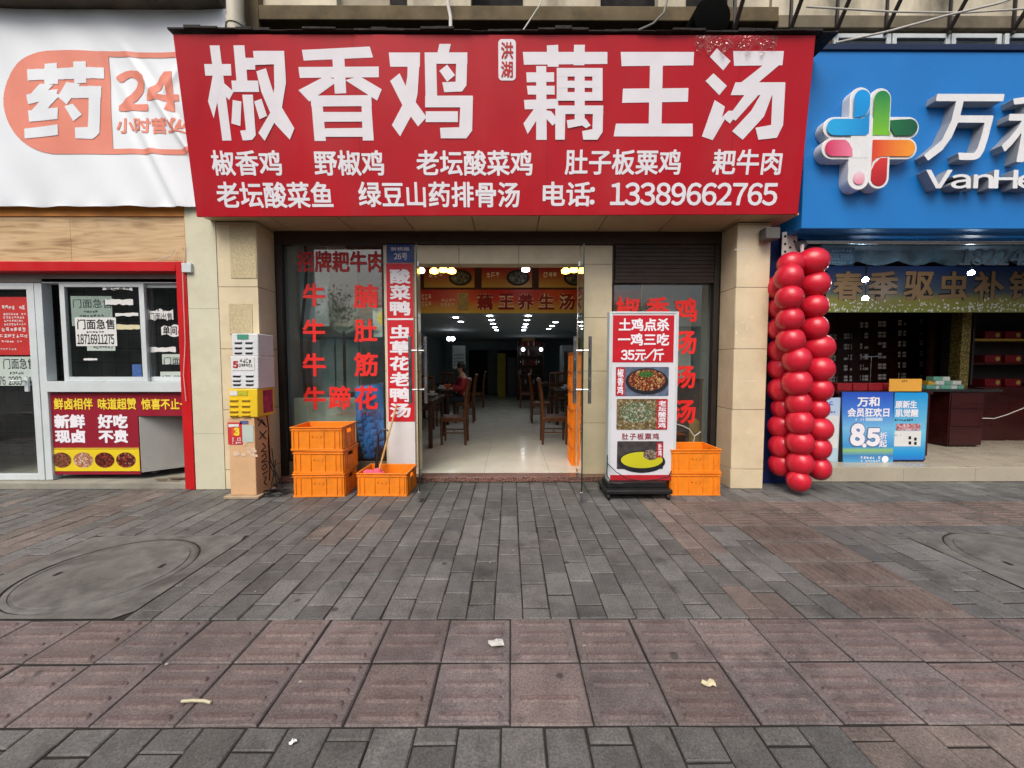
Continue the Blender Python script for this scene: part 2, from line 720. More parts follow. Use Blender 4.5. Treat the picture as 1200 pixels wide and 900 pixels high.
m, t, p = base('paving_slabs')
c = coords(t)
att = N(t, 'ShaderNodeVertexColor', layer_name='tone')
fine = ramp(t, noise(t, 105, 4, c, .75), [(.28, (.42,) * 3), (.72, (1.5,) * 3)])
mid = ramp(t, noise(t, 9, 7, c, .65), [(.3, (.74,) * 3), (.7, (1.18,) * 3)])
big = ramp(t, noise(t, 1.1, 6, c, .6), [(.35, (.8,) * 3), (.65, (1.12,) * 3)])
o1 = mixc(t, 1, att.outputs[0], fine, 'MULTIPLY')
o1 = mixc(t, 1, o1, mid, 'MULTIPLY')
o1 = mixc(t, 1, o1, big, 'MULTIPLY')
st = ramp(t, noise(t, 2.6, 9, c, .72), [(.54, (0, 0, 0)), (.70, (.72,) * 3)])
o1 = mixc(t, st, o1, (.028, .027, .026, 1))
pale = ramp(t, noise(t, 1.7, 9, coords(t, 'Object', (1, 1, 1.3)), .7), [(.6, (0, 0, 0)), (.8, (.3,) * 3)])
o1 = mixc(t, pale, o1, (.20, .195, .18, 1))
vg = N(t, 'ShaderNodeTexVoronoi')
vg.inputs['Scale'].default_value = 3.4
t.links.new(c, vg.inputs['Vector'])
gum = ramp(t, vg.outputs['Distance'], [(.05, (.8,) * 3), (.085, (0, 0, 0))])
o1 = mixc(t, gum, o1, (.035, .033, .031, 1))
vg2 = N(t, 'ShaderNodeTexVoronoi')
vg2.inputs['Scale'].default_value = 2.1
t.links.new(coords(t, 'Object', (1.1, .9, 1)), vg2.inputs['Vector'])
gum2 = ramp(t, vg2.outputs['Distance'], [(.025, (.5,) * 3), (.055, (0, 0, 0))])
o1 = mixc(t, gum2, o1, (.24, .235, .22, 1))
sp = ramp(t, noise(t, 420, 2, c, .5), [(.66, (0, 0, 0)), (.72, (.5,) * 3)])
o1 = mixc(t, sp, o1, (.36, .35, .33, 1))
t.links.new(o1, p.inputs['Base Color'])
t.links.new(ramp(t, noise(t, 3, 6, c), [(.3, (.5,) * 3), (.7, (.82,) * 3)]), p.inputs['Roughness'])
p.inputs['Specular IOR Level'].default_value = .35
add_bump(t, p, noise(t, 160, 6, c, .7), .45, .004)
SLAB = m

GREY, DARK, REDT, MAUVE = (.138, .138, .133), (.114, .114, .111), (.164, .134, .120), (.168, .138, .131)
sb = MB()


def tone(cl, v=.2):
    k = 1 + random.uniform(-v, v)
    return (cl[0] * k, cl[1] * k, cl[2] * k, 1)


def slab(x0, x1, y0, y1, cl, v=.18, j=.004, ch=.004, ribs=None, z=0.0):
    jy = j * random.choice((.8, 1.0, 1.3, 1.7))
    j = j * random.choice((.35, .5, .7, .9, 1.1, 1.4))
    x0, x1, y0, y1 = x0 + j, x1 - j, y0 + jy, y1 - jy
    z += random.uniform(-.0015, .0015)
    dz = [z + random.uniform(-.0030, .0022) for _ in range(4)]
    ch = ch * random.uniform(.7, 1.7)
    cl = tone(cl, v)
    lo = sb.pts([(x0, y0, -.03), (x1, y0, -.03), (x1, y1, -.03), (x0, y1, -.03)])
    md = sb.pts([(x0, y0, dz[0] - ch), (x1, y0, dz[1] - ch), (x1, y1, dz[2] - ch), (x0, y1, dz[3] - ch)])
    hi = sb.pts([(x0 + ch, y0 + ch, dz[0]), (x1 - ch, y0 + ch, dz[1]), (x1 - ch, y1 - ch, dz[2]), (x0 + ch, y1 - ch, dz[3])])
    fs = [hi] + [[a[k], a[(k + 1) % 4], b[(k + 1) % 4], b[k]] for a, b in ((lo, md), (md, hi)) for k in range(4)]
    for f in fs:
        sb.face(f)
        sb.cols.append(cl)
    if ribs:
        n, ax, wear = ribs
        rr = [cl[0] * .93, cl[1] * .84, cl[2] * .83, 1]
        for k in range(n):
            if random.random() < wear:
                continue
            hh = .0095 * random.uniform(.5, 1.1)
            if ax == 'x':
                c0 = y0 + (y1 - y0) * (k + .5) / n
                r0 = (x0 + .03, x1 - .03, c0 - .022, c0 + .022)
            else:
                c0 = x0 + (x1 - x0) * (k + .5) / n
                r0 = (c0 - .022, c0 + .022, y0 + .03, y1 - .03)
            F = Fr((0, 0, 0), (1, 0, 0), (0, 1, 0))
            pl = rrect(r0[0], r0[2], r0[1], r0[3], .0215, 4)
            cx, cy = (r0[0] + r0[1]) / 2, (r0[2] + r0[3]) / 2
            pi_ = [(cx + (a - cx) * (1 - .011 / max(.02, (r0[1] - r0[0]) / 2)), cy + (b - cy) * (1 - .011 / max(.02, (r0[3] - r0[2]) / 2))) for a, b in pl]
            zb = sum(dz) / 4
            L_ = sb.pts([F.P(a, b, zb - .002) for a, b in pl])
            U_ = sb.pts([F.P(a, b, zb + hh) for a, b in pi_])
            sb.face(U_)
            sb.cols.append(rr)
            for q in range(len(pl)):
                sb.face([L_[q], L_[(q + 1) % len(pl)], U_[(q + 1) % len(pl)], U_[q]])
                sb.cols.append(rr)


XW = 9.0
HOLES = [(-3.364, -2.116, 2.12, 3.19), (3.188, 4.436, 2.12, 3.21)]


def blocked(x, y):
    return any(a < x < b and c_ < y < d_ for a, b, c_, d_ in HOLES)


def field_cols(y0, y1, bw, bl, colour, phase=0.0):
    x = -XW + phase
    alt = False
    while x < XW:
        segs = [(y0, y1)]
        for a, b, c_, d_ in HOLES:
            if a < x + bw / 2 < b:
                segs = [q for (p0, p1) in segs for q in ((p0, min(p1, c_)), (max(p0, d_), p1)) if q[1] - q[0] > .03]
        alt = not alt
        off = (bl / 2 if alt else 0) + random.uniform(-.12, .12) * bl + (bl * .25 if random.random() < .15 else 0)
        off = off % bl
        for p0, p1 in segs:
            y = y0 - off
            while y < p1:
                ya, yb = max(y, p0), min(y + bl, p1)
                if p1 - yb < .06:
                    yb = p1
                if ya - p0 < .06:
                    ya = p0
                if yb - ya > .06:
                    slab(x, x + bw, ya, yb, colour(x + bw / 2, (ya + yb) / 2))
                if yb == p1:
                    break
                y += bl
        x += bw


def c_front(x, y):
    if x > 1.15 and random.random() < .7:
        return REDT
    return random.choice((GREY, DARK, GREY, (.125, .123, .117)))


def c_mid(x, y):
    if 1.28 < x < 1.62 and not (2.35 < y < 2.75 and random.random() < .7):
        return REDT
    if -4.15 < x < -3.62:
        return (.162, .138, .123)
    if -1.6 < x < -1.0 and y > 3.0 and random.random() < .5:
        return (.15, .132, .118)
    if x < -3.4 and random.random() < .3:
        return (.155, .137, .124)
    if x > 2.6 and y > 3.9:
        return GREY
    return random.choice((GREY, GREY, DARK, (.132, .129, .122)))


field_cols(-2.2, 1.47, .163, .30, c_front, .0)
for row, (ya, yb) in enumerate(((1.47, 1.797), (1.797, 2.115))):
    x = -XW - .02
    x = -.325 * 28
    while x < XW:
        slab(x, x + .325, ya, yb, random.choice((MAUVE, MAUVE, (.156, .133, .128), (.174, .139, .130))), .14, ribs=(4 if random.random() < .8 else 5, 'x', .12), j=.0045)
        x += .325
x = -XW
# red tactile strip running to the shop, and the one crossing it
GX = lambda k: -XW + .02 + .156 * k
for k in range(2):
    y = 2.115
    while y < 3.35:
        slab(GX(70 + 2 * k), GX(72 + 2 * k), y, min(y + .31, 3.355), (.160, .133, .118), .12, ribs=(6, 'y', .1))
        y += .31
for r_ in range(2):
    x = GX(68)
    while x < XW:
        slab(x, x + .312, 3.355 + r_ * .3, 3.655 + r_ * .3, (.164, .134, .118), .15, ribs=(5, 'x', .25))
        x += .312
HOLES += [(GX(70), GX(74), 2.0, 3.40), (GX(68), XW + 1, 3.355, 3.955)]
field_cols(2.115, 4.62, .156, .25, c_mid, .02)
HOLES = HOLES[:2]
po = sb.build('pavement', SLAB, origin=(0, 0, 0), smooth=False)
tag(po, None, None, kind='structure')

CONCRETE = M('worn_concrete', (106, 105, 101), .8, .24, 7, dirt=.7, dscale=2.8, bump=.35, bscale=90, dirtcol=(52, 50, 46))
for (xa, xb, ya, yb), cx, cy, lab, sd in ((HOLES[0], -2.70, 2.64, 'round concrete manhole cover in the paving below the left kiosk', 1), (HOLES[1], 3.77, 2.75, 'round concrete manhole cover in the paving at the right, before the blue pharmacy', 2)):
    mh = thing('manhole_cover', lab, 'manhole cover', (cx, cy, 0), 'manhole covers')
    # surround: four quads round a ring, as one slab with a round hole
    s_ = MB()
    n = 48
    outer, ring = [], []
    for k in range(n):
        t_ = 2 * math.pi * k / n
        dx, dy = math.cos(t_), math.sin(t_)
        sc_ = min(((xb - .006 - cx) / dx if dx > 1e-6 else 9e9), ((xa + .006 - cx) / dx if dx < -1e-6 else 9e9), ((yb - .006 - cy) / dy if dy > 1e-6 else 9e9), ((ya + .006 - cy) / dy if dy < -1e-6 else 9e9))
        outer.append((cx + dx * sc_, cy + dy * sc_))
        ring.append((cx + .482 * dx, cy + .482 * dy))
    a_ = s_.pts([(*q, -.001) for q in outer])
    b_ = s_.pts([(*q, -.001) for q in ring])
    c_ = s_.pts([(*q, -.03) for q in ring])
    for k in range(n):
        k2 = (k + 1) % n
        s_.face([a_[k], a_[k2], b_[k2], b_[k]])
        s_.face([b_[k], b_[k2], c_[k2], c_[k]])
    s_.build('surround', CONCRETE, mh, smooth=False)
    l_ = MB().lathe([(.469, -.03), (.469, -.006), (.464, -.002), (.44, -.001), (.436, -.006), (.420, -.006), (.416, .0), (.2, .002), (.0, .001)], (cx, cy, 0), 64)
    l_.build('lid', CONCRETE, mh)
    hb = MB()
    for q in (-1, 1):
        F = Fr((cx, cy, .0), (1, 0, 0), (0, 1, 0))
        hb.prism(F, rrect(q * .30 - .014, q * .05 - .028, q * .30 + .014, q * .05 + .028, .013, 4), .0005, .0025)
    hb.build('lifting_hole', BLACK, mh)

# ================================================================== RESTAURANT BUILDING
rb = thing('restaurant_building', 'restaurant ground floor with beige tiled piers and open glass doors under the red sign', 'building', (0, YG, 0))
XL0, XL1, XR1, XR0 = -3.145, -2.72, 2.446, 2.805      # pier outer/inner edges
JOINTS = [0.0, .22, .885, 1.55, 2.215, 2.88]


def pier(xa, xb, name, inner):
    p_ = MB()
    p_.box(xa + .015, xb - .015, YP + .015, YG + .1, 0, ZSOF - .012, 1)
    zs = JOINTS + [ZSOF - .01]
    for k in range(len(zs) - 1):
        g = .0025
        p_.box(xa, xb, YP, YP + .014, zs[k] + g, zs[k + 1] - g, 0)
        # the two returns
        p_.box(xb - .013, xb + .0, YP + .0165, YG - .06, zs[k] + g, zs[k + 1] - g, 0)
        p_.box(xa - .0, xa + .013, YP + .0165, YG - .06, zs[k] + g, zs[k + 1] - g, 0)
    return p_.build(name, [TILE, GROUT], rb, bevel=.0015, seg=1)


pier(XL0, XL1, 'pier', 1)
pier(XR1, XR0, 'pier', 0)
# rough stone squares glued on the left pier
ROUGH = M('rough_granite', (196, 182, 146), .9, .16, 70, bump=.4, bscale=90)
FPr = VPL(YP)
for bx in ((270, 262, 300, 326), (269, 356, 296, 392)):
    panel('stone_panel', FPr, bx, ROUGH, rb, .001, .006)
RESID = M('paper_residue', (226, 216, 196), .9, .12)
tr_ = MB()
rn = random.Random(31)
for k, (x_, y_, w_, h_) in enumerate(((860, 293, 22, 2.6), (869, 379, 2.5, 3), (874, 386, 3, 4), (862, 391, 2, 3), (880, 372, 2.5, 2), (866, 447, 24, 1.2), (871, 398, 1.5, 2), (885, 330, 2, 2))):
    q = FPr.px(x_, y_)
    q2 = FPr.px(x_ + w_, y_ - h_)
    w2_, h2_ = q2[0] - q[0], q2[1] - q[1]
    tr_.flat(FPr, [(q[0], q[1]), (q[0] + w2_ * .5, q[1] + rn.uniform(-.3, .3) * h2_), (q[0] + w2_, q[1] + h2_ * .3), (q[0] + w2_ * .8, q[1] + h2_), (q[0] + w2_ * .2, q[1] + h2_ * rn.uniform(.7, 1.1))], .0008)
tr_.build('torn_tape', RESID, rb, smooth=False)
# jambs and beam
JR0, JR1, JL0, JL1 = .82, 1.195, -1.10, -1.48


def jamb(xa, xb, name):
    p_ = MB()
    xa, xb = min(xa, xb), max(xa, xb)
    p_.box(xa + .012, xb - .012, YG + .0, YG + .2, .06, 2.77, 1)
    zs = [.06, .68, 1.30, 1.93, 2.55, 2.77]
    for k in range(5):
        p_.box(xa, xb, YG - .014, YG - .001, zs[k] + .002, zs[k + 1] - .002)
        p_.box(xb - .011, xb, YG + .0005, YG + .2, zs[k] + .002, zs[k + 1] - .002)
        p_.box(xa, xa + .011, YG + .0005, YG + .2, zs[k] + .002, zs[k + 1] - .002)
    return p_.build(name, [TILE, GROUT], rb, bevel=.0015, seg=1)


jamb(JR0, JR1, 'door_jamb')
jamb(JL0, JL1, 'door_jamb')
p_ = MB()
for xa, xb in ((-1.098, -.60), (-.60, .10), (.10, .818)):
    p_.box(xa + .002, xb - .002, YG - .012, YG + .18, 2.555, 2.768)
p_.box(-1.09, .81, YG + .005, YG + .16, 2.57, 2.775, 1)
p_.build('door_beam', [TILE, GROUT], rb, bevel=.0015, seg=1)
# soffit of tiles and roller shutter box
p_ = MB()
x = -3.2
while x < 2.95:
    xe = min(x + .70, 2.96)
    p_.box(x + .005, xe - .005, YS + .012, YG + .05, ZSOF, ZSOF + .02)
    x += .70
p_.box(-3.19, 2.95, YS + .02, YG + .05, ZSOF + .021, ZSOF + .06, 1)
p_.build('soffit', [SOFFIT, GROUT], rb)
MB().box(-2.715, 2.44, YG - .07, YG + .06, 2.772, ZSOF - .004).build('shutter_box', M('shutter_brown', (52, 36, 26), .5, .15, 4, dirt=.2), rb, bevel=.004)
SHUT = M('rolled_shutter', (48, 34, 26), .5, .15)
sh = MB()
for k in range(9):
    sh.box(1.22, 2.405, YG - .055, YG - .04 + .004 * (k % 2), 2.36 + .045 * k, 2.36 + .045 * k + .043)
sh.box(1.215, 2.41, YG - .065, YG - .03, 2.325, 2.358)
sh.build('lowered_shutter', SHUT, rb, bevel=.003)
for x in (XL1 + .02, XR1 - .075):
    MB().box(x, x + .055, YG - .07, YG - .018, .02, 2.768).build('shutter_rail', DARKSTEEL, rb, bevel=.003)
# red granite step
m, t, p = base('red_granite')
c = coords(t)
v = N(t, 'ShaderNodeTexVoronoi')
v.inputs['Scale'].default_value = 130
t.links.new(c, v.inputs['Vector'])
s_ = N(t, 'ShaderNodeSeparateColor')
t.links.new(v.outputs['Color'], s_.inputs[0])
t.links.new(ramp(t, s_.outputs[0], [(.2, (.03, .02, .02)), (.45, (.2, .08, .06)), (.8, (.32, .18, .14))]), p.inputs['Base Color'])
p.inputs['Roughness'].default_value = .3
GRANITE = m
MB().box(-2.70, 2.43, 4.625, 4.80, .0, .06).build('threshold', GRANITE, rb, bevel=.004)
# low sills below the two shop windows
SILL = M('window_plinth', (120, 108, 86), .5, .1, dirt=.3)
for xa, xb in ((-2.70, -1.482), (1.197, 2.43)):
    MB().box(xa, xb, YG - .015, YG + .12, .06, .22).build('window_plinth', SILL, rb, bevel=.004)
# windows with stuck-on letters
FG = VPL(YG - .002)
wl = MB().box(-2.66, -1.482, YG, YG + .008, .222, 2.768).build('shop_window', GLASS, rb)
wr = MB().box(1.197, 2.385, YG, YG + .008, .222, 2.768).build('shop_window', GLASS, rb)
FR_BR = M('dark_bronze_frame', (40, 30, 24), .45, .1)
for wq, xa, xb in ((wl, -2.66, -1.484), (wr, 1.199, 2.385)):
    f_ = MB()
    f_.box(xa, xb, YG - .012, YG - .002, .222, .25)
    f_.box(xa, xa + .022, YG - .012, YG - .002, .251, 2.765)
    f_.box(xb - .022, xb, YG - .012, YG - .002, .251, 2.765)
    f_.build('frame', FR_BR, wq)
lettering('lettering', '招牌耙牛肉', FG, (348, 294, 449, 319), DRED_LETTER, wl, .024, 40)  # darker red paints in the shade under the soffit
lettering('lettering', '', FG, None, RED_LETTER, wl, .027, 52, lines=[('牛', (355, 332, 381, 359)), ('牛', (355, 374, 381, 401)), ('牛', (355, 414, 382, 441)), ('牛', (356, 453, 382, 480)),
          ('腩', (414, 333, 443, 361)), ('肚', (415, 374, 442, 401)), ('筋', (415, 413, 443, 441)), ('蹄', (385, 452, 411, 480)), ('花', (416, 452, 443, 480))])
lettering('lettering', '', FG, None, RED_LETTER, wr, .027, 52, lines=[('椒', (721, 348, 750, 377)), ('香', (757, 348, 784, 377)), ('鸡', (790, 349, 817, 377)),
          ('汤', (790, 387, 816, 415)), ('汤', (790, 428, 815, 455)), ('汤', (789, 468, 815, 496))])
# interior shell
FLOORT = M('polished_floor_tile', (226, 220, 206), .16, .05, 1.5, dirt=.12, dscale=2, dirtcol=(140, 128, 110), spec=.5)
fl = MB()
XA, XB, YB = -2.72, 2.44, 16.8
fl.box(XA, XB, 4.80, YB, -.02, .052, 1)
x = XA
while x < XB:
    y = 4.803
    while y < YB:
        fl.box(x + .0015, min(x + .8, XB) - .0015, y, min(y + .8, YB) - .003, .05, .06)
        y += .8
    x += .8
fl.build('floor', [FLOORT, GROUT], rb, smooth=False)
WALLIN = M('greyblue_wall_paint', (150, 165, 168), .8, .08, 2, dirt=.2)
CEIL = M('grey_ceiling', (150, 158, 160), .8, .05)
MB().box(XA - .08, XA, YG + .2, YB, .0, 3.3).build('side_wall', WALLIN, rb)
MB().box(XB, XB + .08, YG + .2, YB, .0, 3.3).build('side_wall', WALLIN, rb)
bw = MB()
bw.box(XA, -1.75, YB, YB + .1, 0, 2.4)
bw.box(.42, XB, YB, YB + .1, 0, 2.4)
bw.box(-1.75, .42, YB, YB + .1, 1.93, 2.4)
bw.box(-1.75, .42, YB + 1.2, YB + 1.3, 0, 2.4, 1)
bw.box(-1.85, -1.75, YB + .1, YB + 1.2, 0, 2.4, 1)
bw.box(.42, .52, YB + .1, YB + 1.2, 0, 2.4, 1)
bw.box(-1.75, .42, YB + .1, YB + 1.2, 1.95, 2.0, 1)
bw.box(-1.75, .42, YB, YB + 1.2, -.02, .05, 1)
bw.build('back_wall', [WALLIN, M('back_passage_paint', (60, 62, 60), .8, .1)], rb)
YD = 7.2
MB().box(XA, XB, YD, YB, 2.29, 2.40).build('low_ceiling', CEIL, rb)
MB().box(XA, XB, YG + .18, YD, 3.30, 3.40).build('high_ceiling', M('dark_high_ceiling', (70, 60, 52), .8, .1), rb)
MB().box(XA, XB, YD + .0, YD + .1, 2.401, 3.30).build('bulkhead', M('bulkhead_brown', (70, 42, 34), .7, .1), rb)
LAMP = glow('downlight_glow', (235, 245, 255), 24)
for (x, y) in [(-1.05, 8.3), (-1.02, 9.5), (-.62, 8.0)] + [(-.95 + .0 * k, 8.0 + 1.1 * k) for k in range(0)]:
    pass
DL = []
for px_, ys_ in (((574, 576, 578, 580, 582), (370, 375, 379.5, 383.5, 387)), ((619, 617.5, 616, 614.5, 613.5), (370, 375, 380, 383.5, 387)), ((534, 540), (372, 377)), ((651, 647, 643), (377.5, 382, 385.5))):
    for a, b in zip(px_, ys_):
        q = onfloor(a, b, 2.288)
        DL.append(q)
for q in DL:
    MB().lathe([(.055, 0.0), (.055, -.006), (.045, -.008), (.0, -.008)], (q.x, q.y, 2.289), 16, axis=(0, 0, 1)).build('downlight', LAMP, rb)
# glass doors, swung out
def door(hx, ex, ey, mir):
    F = Fr((hx, YG - .005, .0), (ex - hx, ey - YG, 0), (0, 0, 1))
    Lw = math.hypot(ex - hx, ey - YG)
    g = MB().fbox(F, .01, Lw, .075, 2.54, -.006, .006).build('glass_door', DOORGLASS, rb, bevel=.001)
    hd = MB()
    for s_ in (-1, 1):
        hd.tube([F.P(Lw - .09, .99, s_ * .075), F.P(Lw - .09, 1.66, s_ * .075)], .017, 14)
    hd.tube([F.P(Lw - .09, 1.13, -.075), F.P(Lw - .09, 1.13, .075)], .009, 8)
    hd.tube([F.P(Lw - .09, 1.52, -.075), F.P(Lw - .09, 1.52, .075)], .009, 8)
    hd.build('handle', STEEL, g)
    pf = MB()
    pf.fbox(F, .0, .16, .065, .125, -.014, .014)
    pf.fbox(F, .0, .16, 2.49, 2.55, -.014, .014)
    pf.build('patch_fitting', STEEL, g, bevel=.002)
    lk = MB()
    lk.fbox(F, Lw - .11, Lw + .002, .03, .115, -.014, .014)
    lk.build('bottom_lock', STEEL, g, bevel=.002)
    ed = MB().fbox(F, Lw + .0005, Lw + .004, .118, 2.54, -.006, .006).build('polished_edge', M('dark_glass_edge', (30, 44, 40), .2, .1), g)
    return g


door(.805, .708, 3.9, 1)
door(-1.085, -.905, 3.92, -1)
for hx in (.80, -1.08):
    pass

# interior hanging banner and pictures
FBN = VPL(YD - .004)
bn = thing('menu_banner', 'long red and yellow banner across the room above the tables', 'banner', (0, YD, 2.29))
a0, b0, a1, b1 = FBN.box(492, 339.5, 690, 367)
bn_m = grad('banner_print', [(.0, (236, 206, 90)), (.35, (226, 150, 76)), (.55, (224, 74, 60)), (1, (206, 50, 46))])
panel('printed_sheet', FBN, (XA + .05, b0, XB - .05, b1), bn_m, bn, .001, .006, ab=True)
BNW = M('cream_print', (246, 230, 206), .5, .05)
BNR = M('banner_red_print', (150, 30, 32), .5, .05)
ln = [(c_, (x_, 344, x_ + 18.5, 363)) for c_, x_ in zip('藕王养生汤', (559, 584, 607, 631, 655))]
lettering('letter_outline', '', FBN, None, BNW, bn, .075, 40, h=.008, lines=ln)
lettering('lettering', '', FBN, None, BNR, bn, .03, 40, h=.010, lines=ln)
for q_ in ((513, 534, 352, 4, 5), (516, 533, 357, 4, 4), (494, 506, 348, 7, 3), (494, 506, 356, 6, 3)):
    mk = MB()
    dashes(mk, FBN, *q_[:4], .008, q_[4], seed=q_[0])
    mk.build('text_line', BNW, bn, smooth=False)
panel('printed_can', FBN, (536, 343, 549, 364), M('can_print', (186, 160, 110), .5, .2, 20), bn, .007, .009, r=.03)
FPC = VPL(YD - .02)
PICM = grad('soup_picture', [(.0, (206, 170, 80)), (.35, (186, 110, 60)), (.7, (166, 46, 42)), (1, (150, 34, 34))])
SOUP = dish('soup_print', [(150, 150, 140), (90, 96, 92), (120, 120, 110), (60, 64, 60)], 30)
for i, x0 in enumerate((497, 564.5, 631.5)):
    pc = thing('soup_picture', ['framed soup picture above the banner, nearest the left jamb', 'framed soup picture above the banner, in the middle', 'framed soup picture above the banner, nearest the right jamb'][i], 'picture', at(x0 + 29, 337, YD - .02), 'soup pictures above the banner')
    panel('print', FPC, (x0, 308, x0 + 59, 337), PICM, pc, 0, .01)
    a0, b0, a1, b1 = FPC.box(x0 + 29, 316, x0 + 56, 335)
    MB().flat(FPC, ell((a0 + a1) / 2, (b0 + b1) / 2, (a1 - a0) / 2, (b1 - b0) / 2), .012).build('bowl_rim', BLACK, pc)
    MB().flat(FPC, ell((a0 + a1) / 2, (b0 + b1) / 2, (a1 - a0) / 2 * .78, (b1 - b0) / 2 * .74), .014).build('bowl_soup', SOUP, pc)
    mk = MB()
    dashes(mk, FPC, x0 + 5, x0 + 22, 322, 6, .012, 3, seed=i)
    mk.build('small_print', BNW, pc, smooth=False)

# hanging lamps
WARM = glow('warm_lamp', (255, 200, 80), 9)
COLD = glow('cold_lamp', (245, 248, 255), 9)


def pendant(px_, py_, Y, label, n, mat):
    q = at(px_, py_, Y)
    th = thing('pendant_lamp', label, 'lamp', q, 'lamps inside the restaurant')
    for k in range(n):
        ox = (k - (n - 1) / 2) * .13
        MB().lathe([(.03, .035), (.065, .0), (.06, -.035), (.03, -.045)], (q.x + ox, q.y + (.05 if k % 2 else 0), q.z + (.03 if k % 2 else 0)), 16).build('shade', mat, th)
    st_ = MB()
    st_.tube([(q.x, q.y, q.z + .05), (q.x, q.y, 3.30)], .008, 6)
    st_.box(q.x - .07 * n, q.x + .07 * n, q.y - .02, q.y + .06, q.z + .07, q.z + .085)
    st_.build('stem', DARKSTEEL, th)


pendant(519, 317, 6.0, 'warm yellow cluster lamp hanging at the left of the door opening', 3, WARM)
pendant(668, 317, 6.0, 'warm yellow cluster lamp hanging at the right of the door opening', 2, WARM)
pendant(616, 315, 6.4, 'single white lamp hanging above the middle of the doorway', 1, COLD)
pendant(492.5, 316, 5.8, 'white lamp hanging beside the left door jamb', 1, COLD)


def sconce(px_, py_, Y, label, bulbs=1):
    q = at(px_, py_, Y)
    th = thing('wall_lamp', label, 'lamp', q, 'lamps inside the restaurant')
    for k in range(bulbs):
        MB().ball((q.x + .11 * k, q.y, q.z), .058, .058, .058, 14, 10).build('bulb', COLD, th)
    MB().box(q.x - .03, q.x + .03 + .11 * (bulbs - 1), q.y - .02, q.y + .3, q.z - .12, q.z - .06).build('arm', DARKSTEEL, th)


sconce(526, 397, 11.0, 'white wall lamp on the left wall above the diners', 2)
sconce(613, 409.5, 13.5, 'round white lamp before the bottle shelf, left of the pair', 1)
sconce(634, 409.5, 13.5, 'round white lamp before the bottle shelf, right of the pair', 1)


# furniture
def chair_proto():
    ch = thing('dining_chair', 'brown wooden dining chair', 'chair', (0, 0, 0), 'dining chairs in the restaurant')
    MB().box(-.21, .21, -.21, .21, .425, .455).build('seat', CHAIRWOOD, ch, bevel=.012)
    for sx in (-1, 1):
        MB().tube([(.185, sx * .18, 0), (.19, sx * .18, .425)], [.018, .024], 8).build('leg', CHAIRWOOD, ch)
        MB().tube([(-.20, sx * .185, 0), (-.19, sx * .185, .45), (-.21, sx * .185, .80), (-.26, sx * .185, 1.08)], [.02, .025, .023, .018], 8).build('leg', CHAIRWOOD, ch)
    b_ = MB()
    b_.tube([(-.255, -.2, 1.05), (-.262, 0, 1.07), (-.255, .2, 1.05)], .03, 8)
    b_.tube([(-.215, -.19, .62), (-.215, .19, .62)], .016, 8)
    for k in range(4):
        y = -.11 + .073 * k
        b_.tube([(-.215, y, .62), (-.225, y, .84), (-.255, y, 1.05)], .011, 6)
    b_.build('backrest', CHAIRWOOD, ch)
    s_ = MB()
    for sx in (-1, 1):
        s_.tube([(.185, sx * .18, .2), (-.195, sx * .185, .2)], .011, 6)
    s_.tube([(0, -.18, .2), (0, .18, .2)], .01, 6)
    s_.box(-.18, .18, -.19, .19, .385, .424)
    s_.build('stretcher', CHAIRWOOD, ch)
    return ch


spots = [(-.93, 6.62, 180, 'wooden chair nearest the door at the left, its back to the aisle'), (.73, 6.66, 0, 'wooden chair nearest the door at the right, turned to the table'),
         (-1.02, 9.0, 180, 'wooden chair at the second left table, its back to the aisle'), (.68, 9.0, 0, 'wooden chair at the second right table, its back to the aisle'),
         (-1.0, 11.9, 180, 'wooden chair at the farthest left table'), (.50, 11.9, 0, 'wooden chair at the farthest right table'),
         (-1.95, 7.75, 270, 'wooden chair behind the first left table'), (1.35, 7.75, 270, 'wooden chair behind the first right table'),
         (-1.6, 5.78, 90, 'wooden chair before the first left table, nearest the window'), (1.98, 6.66, 180, 'wooden chair against the right wall at the first right table'), (-2.28, 9.0, 0, 'wooden chair against the left wall at the second left table'),
         (-1.72, 8.15, 90, 'wooden chair on the near side of the second left table'), (1.36, 8.15, 90, 'wooden chair on the near side of the second right table'), (1.36, 10.1, 270, 'wooden chair on the far side of the second right table'), (-1.7, 10.95, 90, 'wooden chair on the near side of the farthest left table'), (1.25, 10.95, 90, 'wooden chair on the near side of the farthest right table')]
proto = chair_proto()
for i, (x, y, a, lb) in enumerate(spots):
    o = proto if i == 0 else copy_tree(proto)
    o.location = (x, y, .06)
    o.rotation_euler = (0, 0, R(a))
    o['label'] = lb
CLOTH = M('dark_table_wood', (52, 32, 24), .3, .15)
CHINA = M('white_china', (210, 212, 210), .2, .03)


def table_proto():
    tb = thing('dining_table', 'dark wooden dining table', 'table', (0, 0, 0), 'dining tables in the restaurant')
    MB().box(-.42, .42, -.60, .60, .715, .755).build('tabletop', CLOTH, tb, bevel=.008)
    for sx in (-1, 1):
        for sy in (-1, 1):
            MB().box(sx * .37 - .03, sx * .37 + .03, sy * .54 - .03, sy * .54 + .03, 0, .64).build('leg', DKWOOD, tb, bevel=.004)
    MB().box(-.39, .39, -.56, .56, .641, .714).build('apron', DKWOOD, tb)
    return tb


tp = table_proto()
for i, (x, y, lb) in enumerate(((-1.62, 6.75, 'dark table nearest the door at the left, set with plates'), (1.42, 6.75, 'dark table nearest the door at the right, partly hidden by crates'),
                                (-1.72, 9.1, 'dark table in the second row at the left, by the seated person'), (1.38, 9.1, 'dark table in the second row at the right'),
                                (-1.7, 11.9, 'dark table farthest in at the left'), (1.25, 11.9, 'dark table farthest in at the right'))):
    o = tp if i == 0 else copy_tree(tp)
    o.location = (x, y, .06)
    o['label'] = lb
zt = .06 + .756


